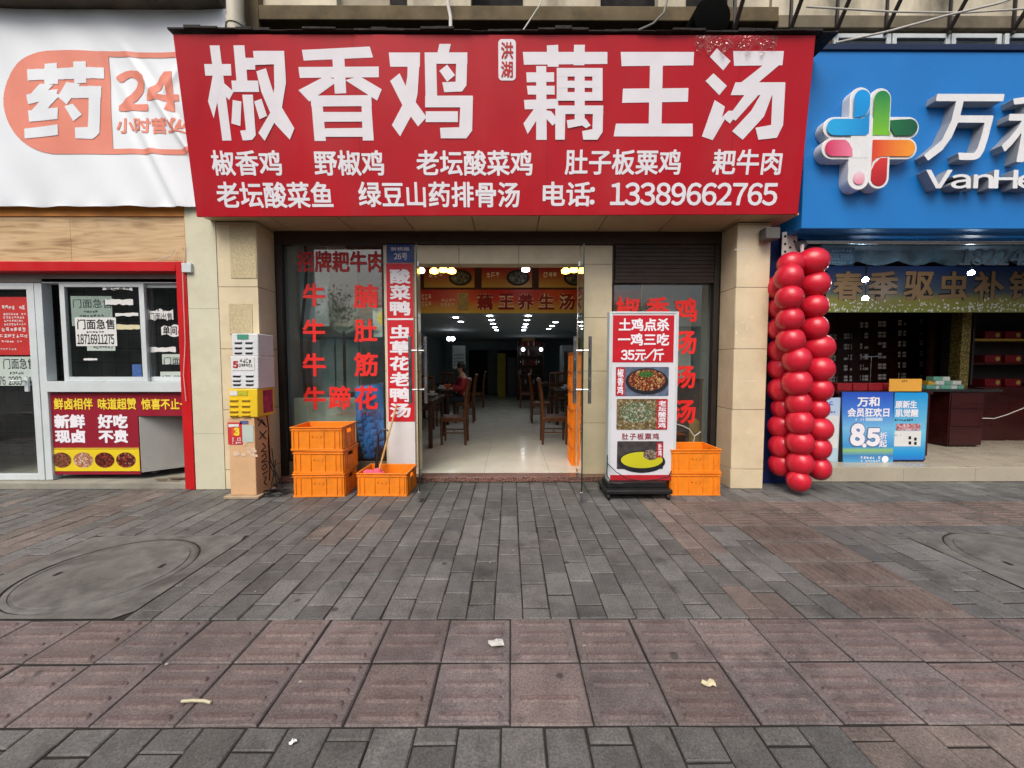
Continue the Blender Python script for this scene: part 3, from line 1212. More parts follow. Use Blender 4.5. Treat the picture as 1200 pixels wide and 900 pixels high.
def plates(x, y, lb, n, sp=.13):
    th = thing('plate_stack', lb, 'dishes', (x, y, zt), 'dishes on the restaurant tables')
    for k in range(n):
        MB().lathe([(.045, .0), (.05, .006), (.095, .022), (.093, .027), (.04, .012), (0, .012)], (x, y, zt + .011 * k), 22).build('plate', CHINA, th)
    MB().lathe([(.02, 0), (.028, .004), (.05, .05), (.047, .05), (.024, .01), (0, .01)], (x, y, zt + .011 * (n - 1) + .016), 18).build('bowl', CHINA, th)


for x, y, lb, n in ((-1.50, 6.35, 'white plates and bowl on the front corner of the nearest left table', 4), (-1.36, 6.95, 'white plates and bowl on the aisle side of the nearest left table', 3), (-1.78, 6.5, 'white plates and bowl deeper on the nearest left table', 3),
                    (1.14, 6.85, 'white plates and bowl on the nearest right table', 4), (1.22, 8.8, 'white plates and bowl on the second right table', 4), (-1.5, 8.75, 'white plates and bowl before the seated person', 3)):
    plates(x, y, lb, n)
# crockery tray that shows orange by the seated person
tb_ = thing('tissue_box', 'orange tissue box on the second left table', 'tissue box', (-1.42, 8.95, zt))
MB().box(-1.5, -1.34, 8.88, 9.02, zt, zt + .10).build('carton', M('orange_card', (190, 70, 30), .6, .1), tb_, bevel=.006)
MB().prism(Fr((-1.42, 8.95, zt + .101), (1, 0, 0), (0, 1, 0)), ell(0, 0, .05, .02, 12), 0, .002).build('slot', PAPER, tb_)


def person(x, y, z):
    pr = thing('person', 'person in a red jacket sitting at a left table inside', 'person', (x, y, z))
    vs_ = [(0, 0, .50, .13, .11), (0, 0, .72, .115, .09), (.02, 0, .92, .15, .10), (.03, 0, 1.02, .10, .08), (.05, 0, 1.09, .05, .05), (.07, 0, 1.17, .085, .09), (.07, 0, 1.26, .075, .085),
           (.03, .17, .98, .06, .06), (.10, .23, .78, .045, .045), (.30, .16, .76, .035, .035), (.37, .13, .77, .03, .02),
           (.03, -.17, .98, .06, .06), (.10, -.23, .78, .045, .045), (.30, -.16, .76, .035, .035), (.37, -.13, .77, .03, .02),
           (.02, .10, .50, .09, .085), (.42, .11, .50, .065, .065), (.42, .11, .10, .045, .05), (.54, .11, .04, .04, .03),
           (.02, -.10, .50, .09, .085), (.42, -.11, .50, .065, .065), (.42, -.11, .10, .045, .05), (.54, -.11, .04, .04, .03)]
    es = [(0, 1), (1, 2), (2, 3), (3, 4), (4, 5), (5, 6), (3, 7), (7, 8), (8, 9), (9, 10), (3, 11), (11, 12), (12, 13), (13, 14), (0, 15), (15, 16), (16, 17), (17, 18), (0, 19), (19, 20), (20, 21), (21, 22)]
    def skin(name, keep, grow, mat):
        idx = {k: i for i, k in enumerate(keep)}
        me = bpy.data.meshes.new(name)
        me.from_pydata([vs_[k][:3] for k in keep], [(idx[a], idx[b]) for a, b in es if a in idx and b in idx], [])
        o = bpy.data.objects.new(name, me)
        COL.objects.link(o)
        o.parent = pr
        sk = o.modifiers.new('skin', 'SKIN')
        for i, k in enumerate(keep):
            me.skin_vertices[0].data[i].radius = (vs_[k][3] + grow, vs_[k][4] + grow)
            me.skin_vertices[0].data[i].use_root = (i == 0)
        sk.use_smooth_shade = True
        ss = o.modifiers.new('sub', 'SUBSURF')
        ss.levels = ss.render_levels = 2
        me.materials.append(mat)
        return o
    skin('body', list(range(23)), 0, M('skin_tone', (190, 140, 112), .5, .05))
    skin('jacket', [0, 1, 2, 3, 7, 8, 9, 11, 12, 13], .028, M('red_jacket', (150, 28, 32), .7, .1))
    skin('trousers', [0, 15, 16, 17, 19, 20, 21], .014, M('dark_trousers', (32, 34, 42), .8, .1))
    hb = MB()
    hb.ball((.055, 0, 1.27), .105, .098, .095, 16, 10)
    hb.ball((.02, 0, 1.21), .085, .092, .10, 16, 10)
    o = hb.build('hair', M('black_hair', (20, 17, 16), .5, .2))
    o.location = o.location
    o.parent = pr
    fc = MB()
    fc.ball((.168, 0, 1.20), .018, .012, .02, 8, 6)
    for s_ in (-1, 1):
        fc.ball((.145, s_ * .033, 1.225), .01, .012, .008, 8, 6)
        fc.ball((.075, s_ * .095, 1.21), .018, .01, .03, 8, 6)
    fc.ball((.152, 0, 1.155), .01, .024, .006, 8, 6)
    o = fc.build('face', M('face_tone', (150, 96, 80), .5, .05))
    o.parent = pr
    return pr


pp = person(-1.12, 8.75, .06)
pp.rotation_euler = (0, 0, R(200))
pp.location = (-1.05, 9.05, .06)

for i, (x, y, lb) in enumerate(((-1.42, 6.55, 'dark sauce bottle on the nearest left table'), (1.2, 6.62, 'dark sauce bottle on the nearest right table'), (-1.5, 9.25, 'dark sauce bottle beside the orange tissue box'), (1.2, 9.05, 'dark sauce bottle on the second right table'), (1.15, 11.8, 'dark sauce bottle on the farthest right table'))):
    th = thing('sauce_bottle', lb, 'bottle', (x, y, zt), 'sauce bottles on the tables')
    MB().lathe([(.028, 0), (.03, .01), (.03, .11), (.014, .15), (.013, .18)], (x, y, zt), 12).build('bottle_body', M('soy_glass', (40, 22, 16), .15, .1), th)
    MB().lathe([(.016, .0), (.016, .025)], (x, y, zt + .181), 10).build('cap', M('red_cap', (170, 30, 30), .4, .05), th)
for y, lb in ((9.6, 'small dark framed picture on the left wall, nearer the door'), (10.6, 'small dark framed picture on the left wall, farther from the door')):
    th = thing('wall_picture', lb, 'picture', (XA, y, 1.5), 'pictures on the left wall')
    MB().box(XA + .001, XA + .02, y, y + .35, 1.45, 1.95).build('frame', DKWOOD, th)
    MB().box(XA + .021, XA + .024, y + .03, y + .32, 1.48, 1.92).build('print', M('dim_print', (120, 120, 110), .5, .3, 12), th)
fg = thing('drinks_fridge', 'pale upright drinks fridge by the right wall at the back', 'fridge', (2.0, 12.6, .06))
MB().box(1.62, 2.4, 12.5, 13.1, .06, 1.95).build('cabinet', M('pale_fridge', (190, 196, 196), .4, .05), fg, bevel=.01)
MB().box(1.68, 2.34, 12.48, 12.495, .3, 1.75).build('glass_front', M('fridge_glass', (70, 84, 86), .1, .3, 14), fg)
MB().box(1.64, 1.66, 12.45, 12.49, .8, 1.3).build('handle', STEEL, fg)
cu_ = MB()
for k in range(14):
    cu_.box(-.95 + .03 * k, -.922 + .03 * k, 16.70 + .02 * (k % 2), 16.74 + .02 * (k % 2), .1, 1.9)
tag(cu_.build('door_curtain', M('grey_curtain', (120, 124, 124), .9, .1)), 'grey strip curtain at the passage at the back of the restaurant', 'curtain')
# things at the far end
FBK = VPL(YB)
sh_ = thing('bottle_shelf', 'tall dark shelf of bottles at the back of the restaurant', 'shelf', (.85, 14.2, .06))
q0, q1 = at(607, 400, 14.2), at(634, 440, 14.2)
s_ = MB()
s_.box(q0.x, q1.x + .05, 14.35, 14.4, .06, 2.15)
for k in range(6):
    s_.box(q0.x, q1.x + .05, 14.0, 14.34, .3 + .33 * k, .33 + .33 * k)
for x in (q0.x - .03, q1.x + .05):
    s_.box(x, x + .03, 14.0, 14.4, .06, 2.15)
s_.build('rack', DKWOOD, sh_)
bt = MB()
for k in range(6):
    for j in range(8):
        x = q0.x + .08 + j * (q1.x - q0.x - .06) / 8
        if random.random() < .85:
            hh = random.uniform(.16, .24)
            bt.lathe([(.03, 0), (.032, .01), (.032, hh * .6), (.012, hh * .8), (.012, hh)], (x, 14.12, .331 + .33 * k), 8, mi=random.choice((0, 0, 1, 2)))
bt.build('row_of_bottles', [M('dark_bottle', (60, 26, 20), .15, .2), M('pale_label_bottle', (170, 160, 150), .3, .2), M('red_bottle', (140, 30, 30), .2, .2)], sh_)
tag(bpy.data.objects['row_of_bottles'], None, None, kind='stuff')
gp = thing('certificate', 'gold framed certificate on the wall above the bottle shelf', 'picture', at(620, 394, 14.3))
FCT = VPL(14.35)
panel('frame', FCT, (611, 389, 627, 400.5), DKWOOD, gp, 0, .03)
panel('sheet', FCT, (612, 390, 626, 399.5), M('gold_sheet', (150, 124, 50), .4, .15), gp, .031, .034)
yc = thing('yellow_box_stack', 'tall stack of yellow drinks cartons at the back of the aisle', 'cartons', (-.2, 15.6, .06))
for k in range(5):
    q = at(588, 460, 15.6)
    MB().box(q.x - .16, q.x + .16, 15.4, 15.75, .062 + .34 * k, .062 + .34 * k + .335).build('carton', M('yellow_carton', (170, 150, 40), .6, .15, dirt=.1), yc, bevel=.005)
gc = MB()
q = at(598, 460, 15.7)
gc.box(q.x - .12, q.x + .26, 15.5, 15.9, .06, 1.62)
for k in range(4):
    gc.box(q.x - .10, q.x + .24, 15.485, 15.499, .14 + .37 * k, .44 + .37 * k)
tag(gc.build('fridge', M('dark_green_fridge', (38, 52, 40), .4, .15), bevel=.01), 'dark green cabinet beside the yellow cartons at the back', 'cabinet')
fz = thing('wall_chart', 'pale wall chart with dark marks hanging on the left wall of the restaurant', 'poster', at(538, 418, 12.5))
FFZ = VPL(12.6)
panel('sheet', FFZ, (530.5, 405, 545.5, 432), PAPER, fz, 0, .01)
mk = MB()
for k in range(4):
    dashes(mk, FFZ, 532, 544, 416 + 4 * k, 2.4, .012, 5, seed=k)
mk.build('small_print', BLACKTXT, fz, smooth=False)

# behind the shop windows
WP = M('pale_green_board', (176, 190, 172), .6, .06)
q0, q1 = at(345, 466, 4.9), at(419, 545, 4.9)
o = MB().box(q0.x, q1.x, 4.88, 4.92, .1, q0.z).build('display_board', WP, bevel=.004)
tag(o, 'pale green board standing behind the left shop window, behind the crates', 'board')
cb = thing('glass_cabinet', 'grey cabinet with pale doors behind the left shop window', 'cabinet', (-2.3, 5.6, .06))
MB().box(-2.68, -2.02, 5.42, 5.8, .06, 1.75).build('carcass', M('grey_cabinet', (120, 140, 138), .5, .1), cb, bevel=.005)
for k in range(2):
    MB().box(-2.66 + .32 * k, -2.36 + .32 * k, 5.38, 5.398, .1, 1.71).build('door', M('cabinet_door_grey', (136, 158, 154), .3, .1), cb, bevel=.004)
pw = MB()
q0, q1 = at(350, 280, 5.7), at(382, 375, 5.7)
pw.box(at(349, 280, 5.1).x, at(383, 280, 5.1).x, 5.10, 5.13, 1.86, 2.9)
tag(pw.build('wall_mirror', M('pale_mirror', (206, 226, 226), .3, .1), bevel=.004), 'pale blue-grey mirror panel hanging behind the left shop window', 'mirror')
# leafy plant print seen through the left window
lf = MB()
rnd = random.Random(5)
q = at(402, 350, 5.2)
for k in range(26):
    a_ = rnd.uniform(.2, 2.9)
    Ln = rnd.uniform(.25, .5)
    z0 = q.z - .45
    dx, dz = math.cos(a_) * Ln, math.sin(a_) * Ln * 1.4
    dy = rnd.uniform(-.15, .15)
    w_ = rnd.uniform(.015, .03)
    P0 = Vector((q.x, 5.2, z0))
    P1 = P0 + Vector((dx * .55, dy * .5, dz * .75))
    P2 = P0 + Vector((dx, dy, dz * .8))
    n_ = Vector((-dz, 0, dx)).normalized() * w_
    i_ = lf.pts([P0 - n_ * .4, P0 + n_ * .4, P1 + n_, P2, P1 - n_])
    lf.face(i_)
pl_ = thing('potted_palm', 'grey-green leafy plant behind the left shop window', 'plant', (q.x, 5.2, .06))
lf.build('leaves', M('dull_leaf', (150, 164, 146), .6, .2), pl_, smooth=False)
MB().tube([(q.x, 5.2, 1.0), (q.x, 5.2, q.z - .42)], .02, 8).build('stem', DKWOOD, pl_)
MB().lathe([(.12, .0), (.16, .3), (.17, .31), (.15, .31), (.14, .27), (0, .27)], (q.x, 5.2, .7), 20).build('pot', M('dark_pot', (60, 50, 44), .5, .1), pl_)
MB().box(q.x - .2, q.x + .2, 5.05, 5.35, .06, .699).build('stand', DKWOOD, pl_, bevel=.005)
# black hose hanging inside the left window
hs = MB()
pts = [at(358, 288, 5.0), at(359, 320, 5.0), at(357, 350, 5.0), at(353, 385, 5.0), at(354, 420, 5.02), at(357, 450, 5.02), at(360, 500, 5.02), at(362, 540, 5.02)]
hs.tube(pts, .018, 10)
tag(hs.build('drain_hose', CABLE), 'black ribbed hose hanging behind the left shop window', 'hose')
BLUE = M('blue_plastic', (50, 128, 206), .35, .08, 6)


def stool_proto():
    s_ = MB()
    n = 32
    prof = [(.165, .0, 1.25), (.160, .05, 1.22)]
    # square-ish skirt with four arched openings
    rings = []
    zs = [0, .06, .12, .18, .24, .30, .36, .40, .425, .44]
    half = [.20, .195, .19, .185, .18, .175, .17, .165, .16, .145]
    for z, r_ in zip(zs, half):
        rg = []
        for k in range(n):
            a_ = 2 * math.pi * (k + .5) / n
            cx, cy = math.cos(a_), math.sin(a_)
            mxx = (abs(cx) ** 5 + abs(cy) ** 5) ** (1 / 5)
            rg.append((r_ * cx / mxx, r_ * cy / mxx, z))
        rings.append(s_.pts(rg))
    for j in range(len(zs) - 1):
        for k in range(n):
            a_ = (360 * (k + 1) / n) % 90
            open_ = (a_ > 58 or a_ < 32) and zs[j] < .29 - .26 * (abs(((a_ + 45) % 90) - 45) / 32) ** 2
            if not open_:
                s_.face([rings[j][k], rings[j][(k + 1) % n], rings[j + 1][(k + 1) % n], rings[j + 1][k]])
    s_.face(rings[-1])
    o = s_.build('plastic_stool', BLUE, origin=(0, 0, 0))
    sd = o.modifiers.new('wall', 'SOLIDIFY')
    sd.thickness = .004
    return o


ORD = ['first', 'second', 'third', 'fourth', 'fifth', 'sixth', 'seventh', 'eighth', 'ninth', 'tenth', 'eleventh', 'twelfth']
sp_ = stool_proto()
for k in range(9):
    o = sp_ if k == 0 else copy_tree(sp_)
    o.location = (-1.60 - .014 * k, 5.02, .062 + .078 * k)
    o.rotation_euler = (0, R(-.8 * k), R(6 * math.sin(k)))
    tag(o, 'blue plastic stool in the stack behind the left window, ' + ('standing on the floor' if k == 0 else ORD[k] + ' from the floor'), 'stool', 'blue stools stacked behind the window')
sm = thing('smiley_notice', 'white notice with a yellow smiling face inside the left window', 'notice', at(451, 375, 4.77))
FSM = VPL(4.79)
panel('sheet', FSM, (437, 361, 453.5, 395), GREYPAPER, sm, 0, .003)
a0, b0, a1, b1 = FSM.box(445, 364, 453, 381)
MB().flat(FSM, ell((a0 + a1) / 2, (b0 + b1) / 2, (b1 - b0) / 2 * .8, (b1 - b0) / 2), .005).build('face', YELLOW, sm)
# right window interior
rw = MB()
q0, q1 = at(775, 335, 5.9), at(836, 470, 5.9)
rw.box(1.75, XB - .02, 5.35, 5.40, .06, 2.9)
tag(rw.build('partition', M('pale_partition', (214, 216, 210), .7, .06), bevel=.004), 'pale partition wall standing behind the right shop window', 'partition')
ck = thing('gas_bottle', 'yellowish gas bottle behind the right shop window', 'gas bottle', at(806, 530, 5.2))
q = at(809, 505, 5.16)
MB().lathe([(.10, .0), (.13, .02), (.13, .34), (.10, .42), (.04, .45), (.04, .47)], (q.x, 5.16, .30), 24).build('cylinder', M('yellow_enamel', (150, 120, 40), .5, .15), ck)
MB().lathe([(.12, .0), (.12, .235)], (q.x, 5.16, .062), 16).build('stand', DARKSTEEL, ck)
MB().lathe([(.09, .0), (.09, .07), (.08, .07), (.08, 0)], (q.x, 5.16, .772), 20).build('collar', M('yellow_enamel_collar', (150, 120, 40), .5, .15), ck)
dk = MB()
q0, q1 = at(782, 445, 5.5), at(818, 500, 5.5)
dk.box(q0.x - .12, q1.x - .14, 5.05, 5.3, .06, q0.z)
dk.box(q0.x - .14, q1.x - .12, 5.03, 5.32, q0.z + .001, q0.z + .03)
tag(dk.build('side_cabinet', DKWOOD, bevel=.005), 'dark side cabinet behind the right shop window', 'cabinet')
wc = MB()
wc.tube([at(786, 488, 4.72), at(793, 497, 4.72), at(800, 499, 4.71), at(808, 503, 4.71), at(814, 512, 4.70), at(812, 520, 4.70)], .006, 6)
wc.tube([at(814, 511, 4.71), at(821, 506, 4.71)], .006, 6)
tag(wc.build('white_cable', WHITECABLE), 'thin white cable looping across the right shop window', 'cable')

# ================================================================== RED MAIN SIGN
vt = Vector((0, -.25, 1.56)).normalized()
z_bot = at(580, 252.5, YS).z
FS = Fr((0, YS, z_bot), (1, 0, 0), vt)
sg = thing('shop_sign', 'big red restaurant sign board with large white characters above the doors', 'sign', (0, YS, z_bot))
c4 = [FS.px(230.5, 254), FS.px(935, 251), FS.px(956, 41), FS.px(202.5, 40)]
MB().prism(FS, c4, -.03, 0).build('board', RED_SIGN, sg, bevel=.003)
# the six big characters, stroke by stroke, in the sign's own heavy square lettering
ZA = lambda x, y: (200 + x / 3.75, 20 + y / 3.75)
ZB = lambda x, y: (400 + x / 3, y / 3)
ZC = lambda x, y: (560 + x / 3, 30 + y / 3)
BIG = [
 (ZA, '172,125 215,125 268,543 228,543|148,207 265,207 268,258 153,258|186,256 226,256 222,300 190,445 165,370|228,285 278,328 258,365 222,330|277,125 325,125 340,300 292,300|318,180 372,180 373,232 323,232|268,280 385,280 390,330 272,330|316,342 362,342 375,520 360,540 318,543 306,500 332,497|274,365 312,372 308,480 268,468|368,372 400,360 425,435 392,450|363,150 500,150 503,207 370,212|455,200 503,198 508,290 490,400 415,545 387,510 440,420 457,310|378,240 420,226 455,340 545,490 525,540 460,470 400,330'),
 (ZA, '577,145 875,130 890,178 585,192|562,220 915,218 915,265 568,268|710,170 763,168 772,335 722,337|680,260 738,280 610,372 562,322|768,278 830,260 928,318 908,368|617,350 665,350 683,545 633,545|838,350 880,350 893,543 845,543|615,346 882,344 884,392 619,394|668,418 842,418 842,460 670,461|674,490 847,488 848,527 676,527'),
 (ZB, '167,185 277,185 276,235 172,235|235,187 277,185 268,330 255,390 207,480 178,440 215,370 232,270|172,285 205,258 240,330 300,412 270,445 215,370|345,155 385,155 377,192 337,192|293,185 333,185 338,378 297,378|293,185 443,185 443,225 330,225|405,190 443,190 440,300 425,322 362,325 355,290 402,288|345,250 372,228 400,265 372,288|295,337 462,337 462,378 295,378|297,392 410,392 410,430 297,430|420,340 463,340 460,460 440,487 350,487 347,450 415,448'),
 (ZC, '158,93 455,93 455,135 162,138|242,70 282,68 284,145 245,145|338,68 376,68 374,140 336,140|170,165 268,165 268,198 172,200|172,212 270,212 270,243 176,243|162,262 282,258 282,292 165,295|205,143 240,143 242,402 205,402|200,290 228,300 175,382 160,345|240,298 258,302 284,335 262,352 238,325|277,150 315,150 315,265 277,265|402,150 438,150 438,265 402,265|277,150 438,150 438,180 277,180|280,195 438,195 436,220 280,220|280,235 438,235 438,265 280,265|340,150 375,150 375,345 340,345|272,282 308,282 305,402 272,402|272,282 440,282 440,312 272,312|405,284 440,284 438,375 420,402 370,402 366,372 402,365|312,334 372,326 380,330 396,352 380,362 366,352 316,362'),
 (ZC, '502,93 760,93 757,140 505,143|510,222 740,220 738,268 507,272|485,345 755,345 755,390 477,390|605,130 650,130 645,355 600,355'),
 (ZC, '815,110 840,80 888,125 862,158|800,195 828,168 875,212 848,245|832,262 868,285 858,322 872,322 825,403 787,390|897,90 1075,90 1070,140 900,142|1012,132 1072,128 975,210 918,206|905,200 1080,200 1078,245 888,245|940,240 990,240 905,335 880,320|880,300 920,300 885,345 858,322|995,240 1035,240 1005,320 930,402 893,372 960,300|1036,205 1080,202 1072,350 1050,395 985,402 975,360 1030,350')]
for xs_ in (420, 642, 860):
    a_ = FS.px(xs_, 150)[0]
    MB().fbox(FS, a_ - .0025, a_ + .0025, c4[0][1] + .004, c4[2][1] - .004, .0004, .0012).build('panel_seam', M('vinyl_seam', (140, 22, 36), .5, .1), sg)
for zf, code in BIG:
    mb = MB()
    for k, st_ in enumerate(code.split('|')):
        P_ = [FS.px(*zf(*[float(q) for q in xy.split(',')])) for xy in st_.split()]
        ar = sum(P_[j][0] * P_[(j + 1) % len(P_)][1] - P_[(j + 1) % len(P_)][0] * P_[j][1] for j in range(len(P_)))
        mb.flat(FS, P_ if ar > 0 else P_[::-1], .002 + .0003 * k)
    mb.build('lettering', WHITE, sg, smooth=False)
lettering('lettering', '', FS, None, WHITE, sg, .020, 48, h=.003, lines=[('椒香鸡', (248, 176, 330, 206)), ('野椒鸡', (368, 176, 450, 206)), ('老坛酸菜鸡', (488, 176, 624, 206)), ('肚子板粟鸡', (662, 175, 798, 205)), ('耙牛肉', (835, 175, 916, 205))])
lettering('lettering', '', FS, None, WHITE, sg, .020, 48, h=.003, lines=[('老坛酸菜鱼', (254, 213, 390, 244)), ('绿豆山药排骨汤', (420, 213, 609, 243)), ('电话:', (636, 213, 697, 242))])
lettering('lettering', '13389662765', FS, (715, 214, 911, 241), WHITE, sg, .022, 56, h=.003, slant=-.03, sq=False)
pq = panel('seal_plaque', FS, (584, 46, 604.5, 94.5), WHITE, sg, .001, .003, r=.035)
lettering('lettering', '洪湖', FS, (587, 49.5, 601.5, 91.5), DRED_LETTER, pq, .022, 40, h=.006, vertical=True, gap=.08)
# crumpled clear film at the top right
m = glass('clear_film', (.97, .93, .93), .6, .10, 1.45)
FFM = Fr(FS.o, FS.u, FS.v, lambda a, b: .016 + .014 * math.sin(47 * a + 9 * math.sin(31 * b)) * math.cos(53 * b + 7 * math.sin(29 * a)))
fm = MB()
a0, b0, a1, b1 = FS.box(812, 43, 908, 76)
nx, ny = 60, 24
ids = [fm.pts([FFM.P(a0 + (a1 - a0) * i / nx, b0 + (b1 - b0) * j / ny) for i in range(nx + 1)]) for j in range(ny + 1)]
for j in range(ny):
    for i in range(nx):
        lim = .35 + .5 * abs(math.sin(i * .21)) * (.6 + .4 * math.sin(i * .67))
        if j / ny > 1 - lim:
            fm.face([ids[j][i], ids[j][i + 1], ids[j + 1][i + 1], ids[j + 1][i]])
fm.build('torn_film', m, sg)
# black rain cap
ct = FS.P(*FS.px(580, 40))
cp = MB()
n = 40
xa, xb = at(199, 40, ct.y).x, at(981, 40, ct.y).x
for k in range(n):
    x0, x1 = xa + (xb - xa) * k / n, xa + (xb - xa) * (k + 1) / n
    dz = .012 * math.sin(k * 1.7) + .008 * math.sin(k * .6)
    cp.box(x0, x1, ct.y - .03 - .012 * math.sin(k * .9), ct.y + .8, ct.z + .012 + dz * .3, ct.z + .030 + dz)
cp.build('rain_cap', M('black_felt', (26, 22, 21), .8, .2, 10, bump=.5, bscale=30), sg, bevel=.004)
MB().box(xa + .1, FS.P(*c4[1]).x - .03, YS + .05, YG + .3, ZSOF + .062, ct.z - .01).build('box_back', DARKSTEEL, sg)

# ================================================================== vertical sign and number plate on the left jamb
FJ = VPL(YG - .045)
vsn = thing('vertical_sign', 'narrow red and white vertical sign board on the left door jamb', 'sign', at(469, 545, YG - .03))
panel('board', FJ, (453.5, 308, 485.5, 546), M('white_board', (222, 222, 222), .45, .04, dirt=.1, dirtcol=(160, 150, 140)), vsn, -.02, .0, bevel=.002)
RV = M('bright_red_vinyl', (206, 30, 44), .45, .05)
panel('red_face', FJ, (454, 308.5, 485, 494), RV, vsn, .001, .003)
panel('divider', FJ, (454.3, 373, 484.7, 375), WHITE, vsn, .0035, .005)
lettering('lettering', '', FJ, None, WHITE, vsn, .034, 44, h=.005, lines=[(c_, (457, 315.5 + 18.6 * k, 481, 315.5 + 18.6 * k + 17)) for k, c_ in enumerate('酸菜鸭')])
lettering('lettering', '', FJ, None, WHITE, vsn, .034, 44, h=.005, lines=[(c_, (457, 381 + 18.3 * k, 481.5, 381 + 18.3 * k + 16.6)) for k, c_ in enumerate('虫草花老鸭汤')])
npl = thing('number_plate', 'blue house number plate reading 26 above the vertical sign', 'plate', at(469, 307, YG - .03))
panel('plate', FJ, (453, 286.5, 484.5, 307.5), M('plate_blue', (28, 66, 138), .4, .06), npl, -.012, .002, r=.01)
lettering('lettering', '', FJ, None, WHITE, npl, .006, 36, h=.004, lines=[('新桥路', (458, 289.5, 480, 294)), ('26号', (462, 296.5, 477.5, 304.5))])

# ================================================================== CRATES
def crate_proto():
    W, D, Hh = .54, .41, .245
    w2, d2, tk = W / 2, D / 2, .006
    s_ = MB()
    s_.box(-w2 + .012, w2 - .012, -d2 + .012, d2 - .012, .004, .012)            # base
    s_.box(-w2 + .012, w2 - .012, -d2 + .012, -d2 + .018, .0125, Hh - .001)       # front
    s_.box(-w2 + .012, w2 - .012, d2 - .018, d2 - .012, .0125, Hh - .001)         # back
    for q in (-1, 1):                                                           # short walls with a grip hole
        x0, x1 = q * (w2 - .018), q * (w2 - .012)
        s_.box(x0, x1, -d2 + .0185, d2 - .0185, .0125, Hh - .085)
        s_.box(x0, x1, -d2 + .0185, -.06, Hh - .0845, Hh - .045)
        s_.box(x0, x1, .06, d2 - .0185, Hh - .0845, Hh - .045)
        s_.box(x0, x1, -d2 + .0185, d2 - .0185, Hh - .0445, Hh - .001)
    # rim: two flanges round the top, skirt at the foot
    for z0, z1, e in ((Hh - .010, Hh, 0.0), (Hh - .036, Hh - .028, .003), (.0, .020, .006)):
        s_.box(-w2 + e, w2 - e, -d2 + e, -d2 + .0115, z0, z1)
        s_.box(-w2 + e, w2 - e, d2 - .0115, d2 - e, z0, z1)
        s_.box(-w2 + e, -w2 + .0115, -d2 + .0117, d2 - .0117, z0, z1)
        s_.box(w2 - .0115, w2 - e, -d2 + .0117, d2 - .0117, z0, z1)
    for x in (-.235, -.185, -.075, .075, .185, .235):                                   # outer ribs
        s_.box(x - .003, x + .003, -d2 + .003, -d2 + .0118, .0205, Hh - .0365)
        s_.box(x - .003, x + .003, d2 - .0118, d2 - .003, .0205, Hh - .0365)
    for y in (-.17, -.075, .075, .17):
        s_.box(-w2 + .003, -w2 + .0118, y - .003, y + .003, .0205, Hh - .0365)
        s_.box(w2 - .0118, w2 - .003, y - .003, y + .003, .0205, Hh - .0365)
    o = s_.build('plastic_crate', CRATE, origin=(0, 0, 0), bevel=.0018, seg=2)
    F = Fr((0, -d2 + .0117, 0), (1, 0, 0), (0, 0, 1))
    k_ = MB()
    rn = random.Random(3)
    for k in range(3):
        x = -.05 + .042 * k
        for j in range(5):
            a_, b_ = x + rn.uniform(0, .014), .125 + rn.uniform(0, .02)
            k_.flat(F, [(a_, b_), (a_ + rn.uniform(.006, .014), b_), (a_ + .012, b_ + .003), (a_, b_ + .004)], .0008 + .0003 * j)
    k_.build('worn_stamp', M('worn_ink', (170, 84, 24), .6, .15), o, smooth=False)
    return o


CH = .2455
cr0 = crate_proto()
cr = [(-2.0, 4.30, 0, 2.0, 'orange plastic crate at the bottom of the three-high stack by the utility cabinet'),
      (-1.995, 4.305, CH, -1.0, 'orange plastic crate in the middle of the three-high stack by the utility cabinet'),
      (-2.01, 4.30, CH * 2, 1.2, 'empty orange plastic crate on top of the three-high stack by the utility cabinet'),
      (-1.34, 4.32, 0, -1.5, 'orange plastic crate on the ground holding the mop and stick'),
      (1.955, 4.33, 0, -.6, 'orange plastic crate on the ground beside the menu stand, under another'),
      (1.95, 4.335, CH, .8, 'orange plastic crate on top of the pair beside the menu stand')]
for i, (x, y, z, a, lb) in enumerate(cr):
    o = cr0 if i == 0 else copy_tree(cr0)
    o.location = (x, y, z)
    o.rotation_euler = (0, 0, R(a))
    tag(o, lb, 'crate', 'orange plastic crates')
for k in range(6):
    o = copy_tree(cr0)
    o.location = (1.06 + .004 * (k % 2), 5.32, .0605 + CH * k)
    o.rotation_euler = (0, 0, R((k % 3 - 1) * 1.0))
    tag(o, 'orange crate in the tall stack inside the right door, ' + ('lowest on the floor' if k == 0 else 'topmost of six' if k == 5 else ORD[k] + ' from the floor'), 'crate', 'orange crates stacked inside the door')
# mop, stick
mp = thing('mop', 'wooden handled mop with a pink cloth head standing in the single crate', 'mop', (-1.42, 4.30, .02))
q0, q1 = at(439, 551, 4.30), at(465, 474, 4.66)
st_ = MB().tube([Vector((q0.x, 4.30, .06)), q1], [.011, .010], 10)
st_.build('handle', WOODSTICK, mp)
hd = MB()
rn = random.Random(8)
for k in range(26):
    a_ = rn.uniform(0, 6.28)
    r_ = rn.uniform(.02, .1)
    c_ = Vector((q0.x + math.cos(a_) * r_, 4.28 + math.sin(a_) * r_ * .8, .10 + rn.uniform(0, .12)))
    hd.ball(c_, .05, .045, .035, 8, 6)
hd.build('cloth_head', M('pink_cloth', (226, 96, 120), .9, .15, 30, bump=.4), mp)
um = thing('umbrella', 'black umbrella with a hooked handle standing in the single crate', 'umbrella', (-1.45, 4.38, .02))
q0, q1 = at(440, 556, 4.34), at(443.5, 510, 4.42)
pts = [(q0.x, 4.34, .03), q1]
for k in range(1, 9):
    a_ = math.pi - k * math.pi / 8 * .75
    pts.append(Vector((q1.x + .065 + .065 * math.cos(a_), 4.42, q1.z + .065 * math.sin(a_))))
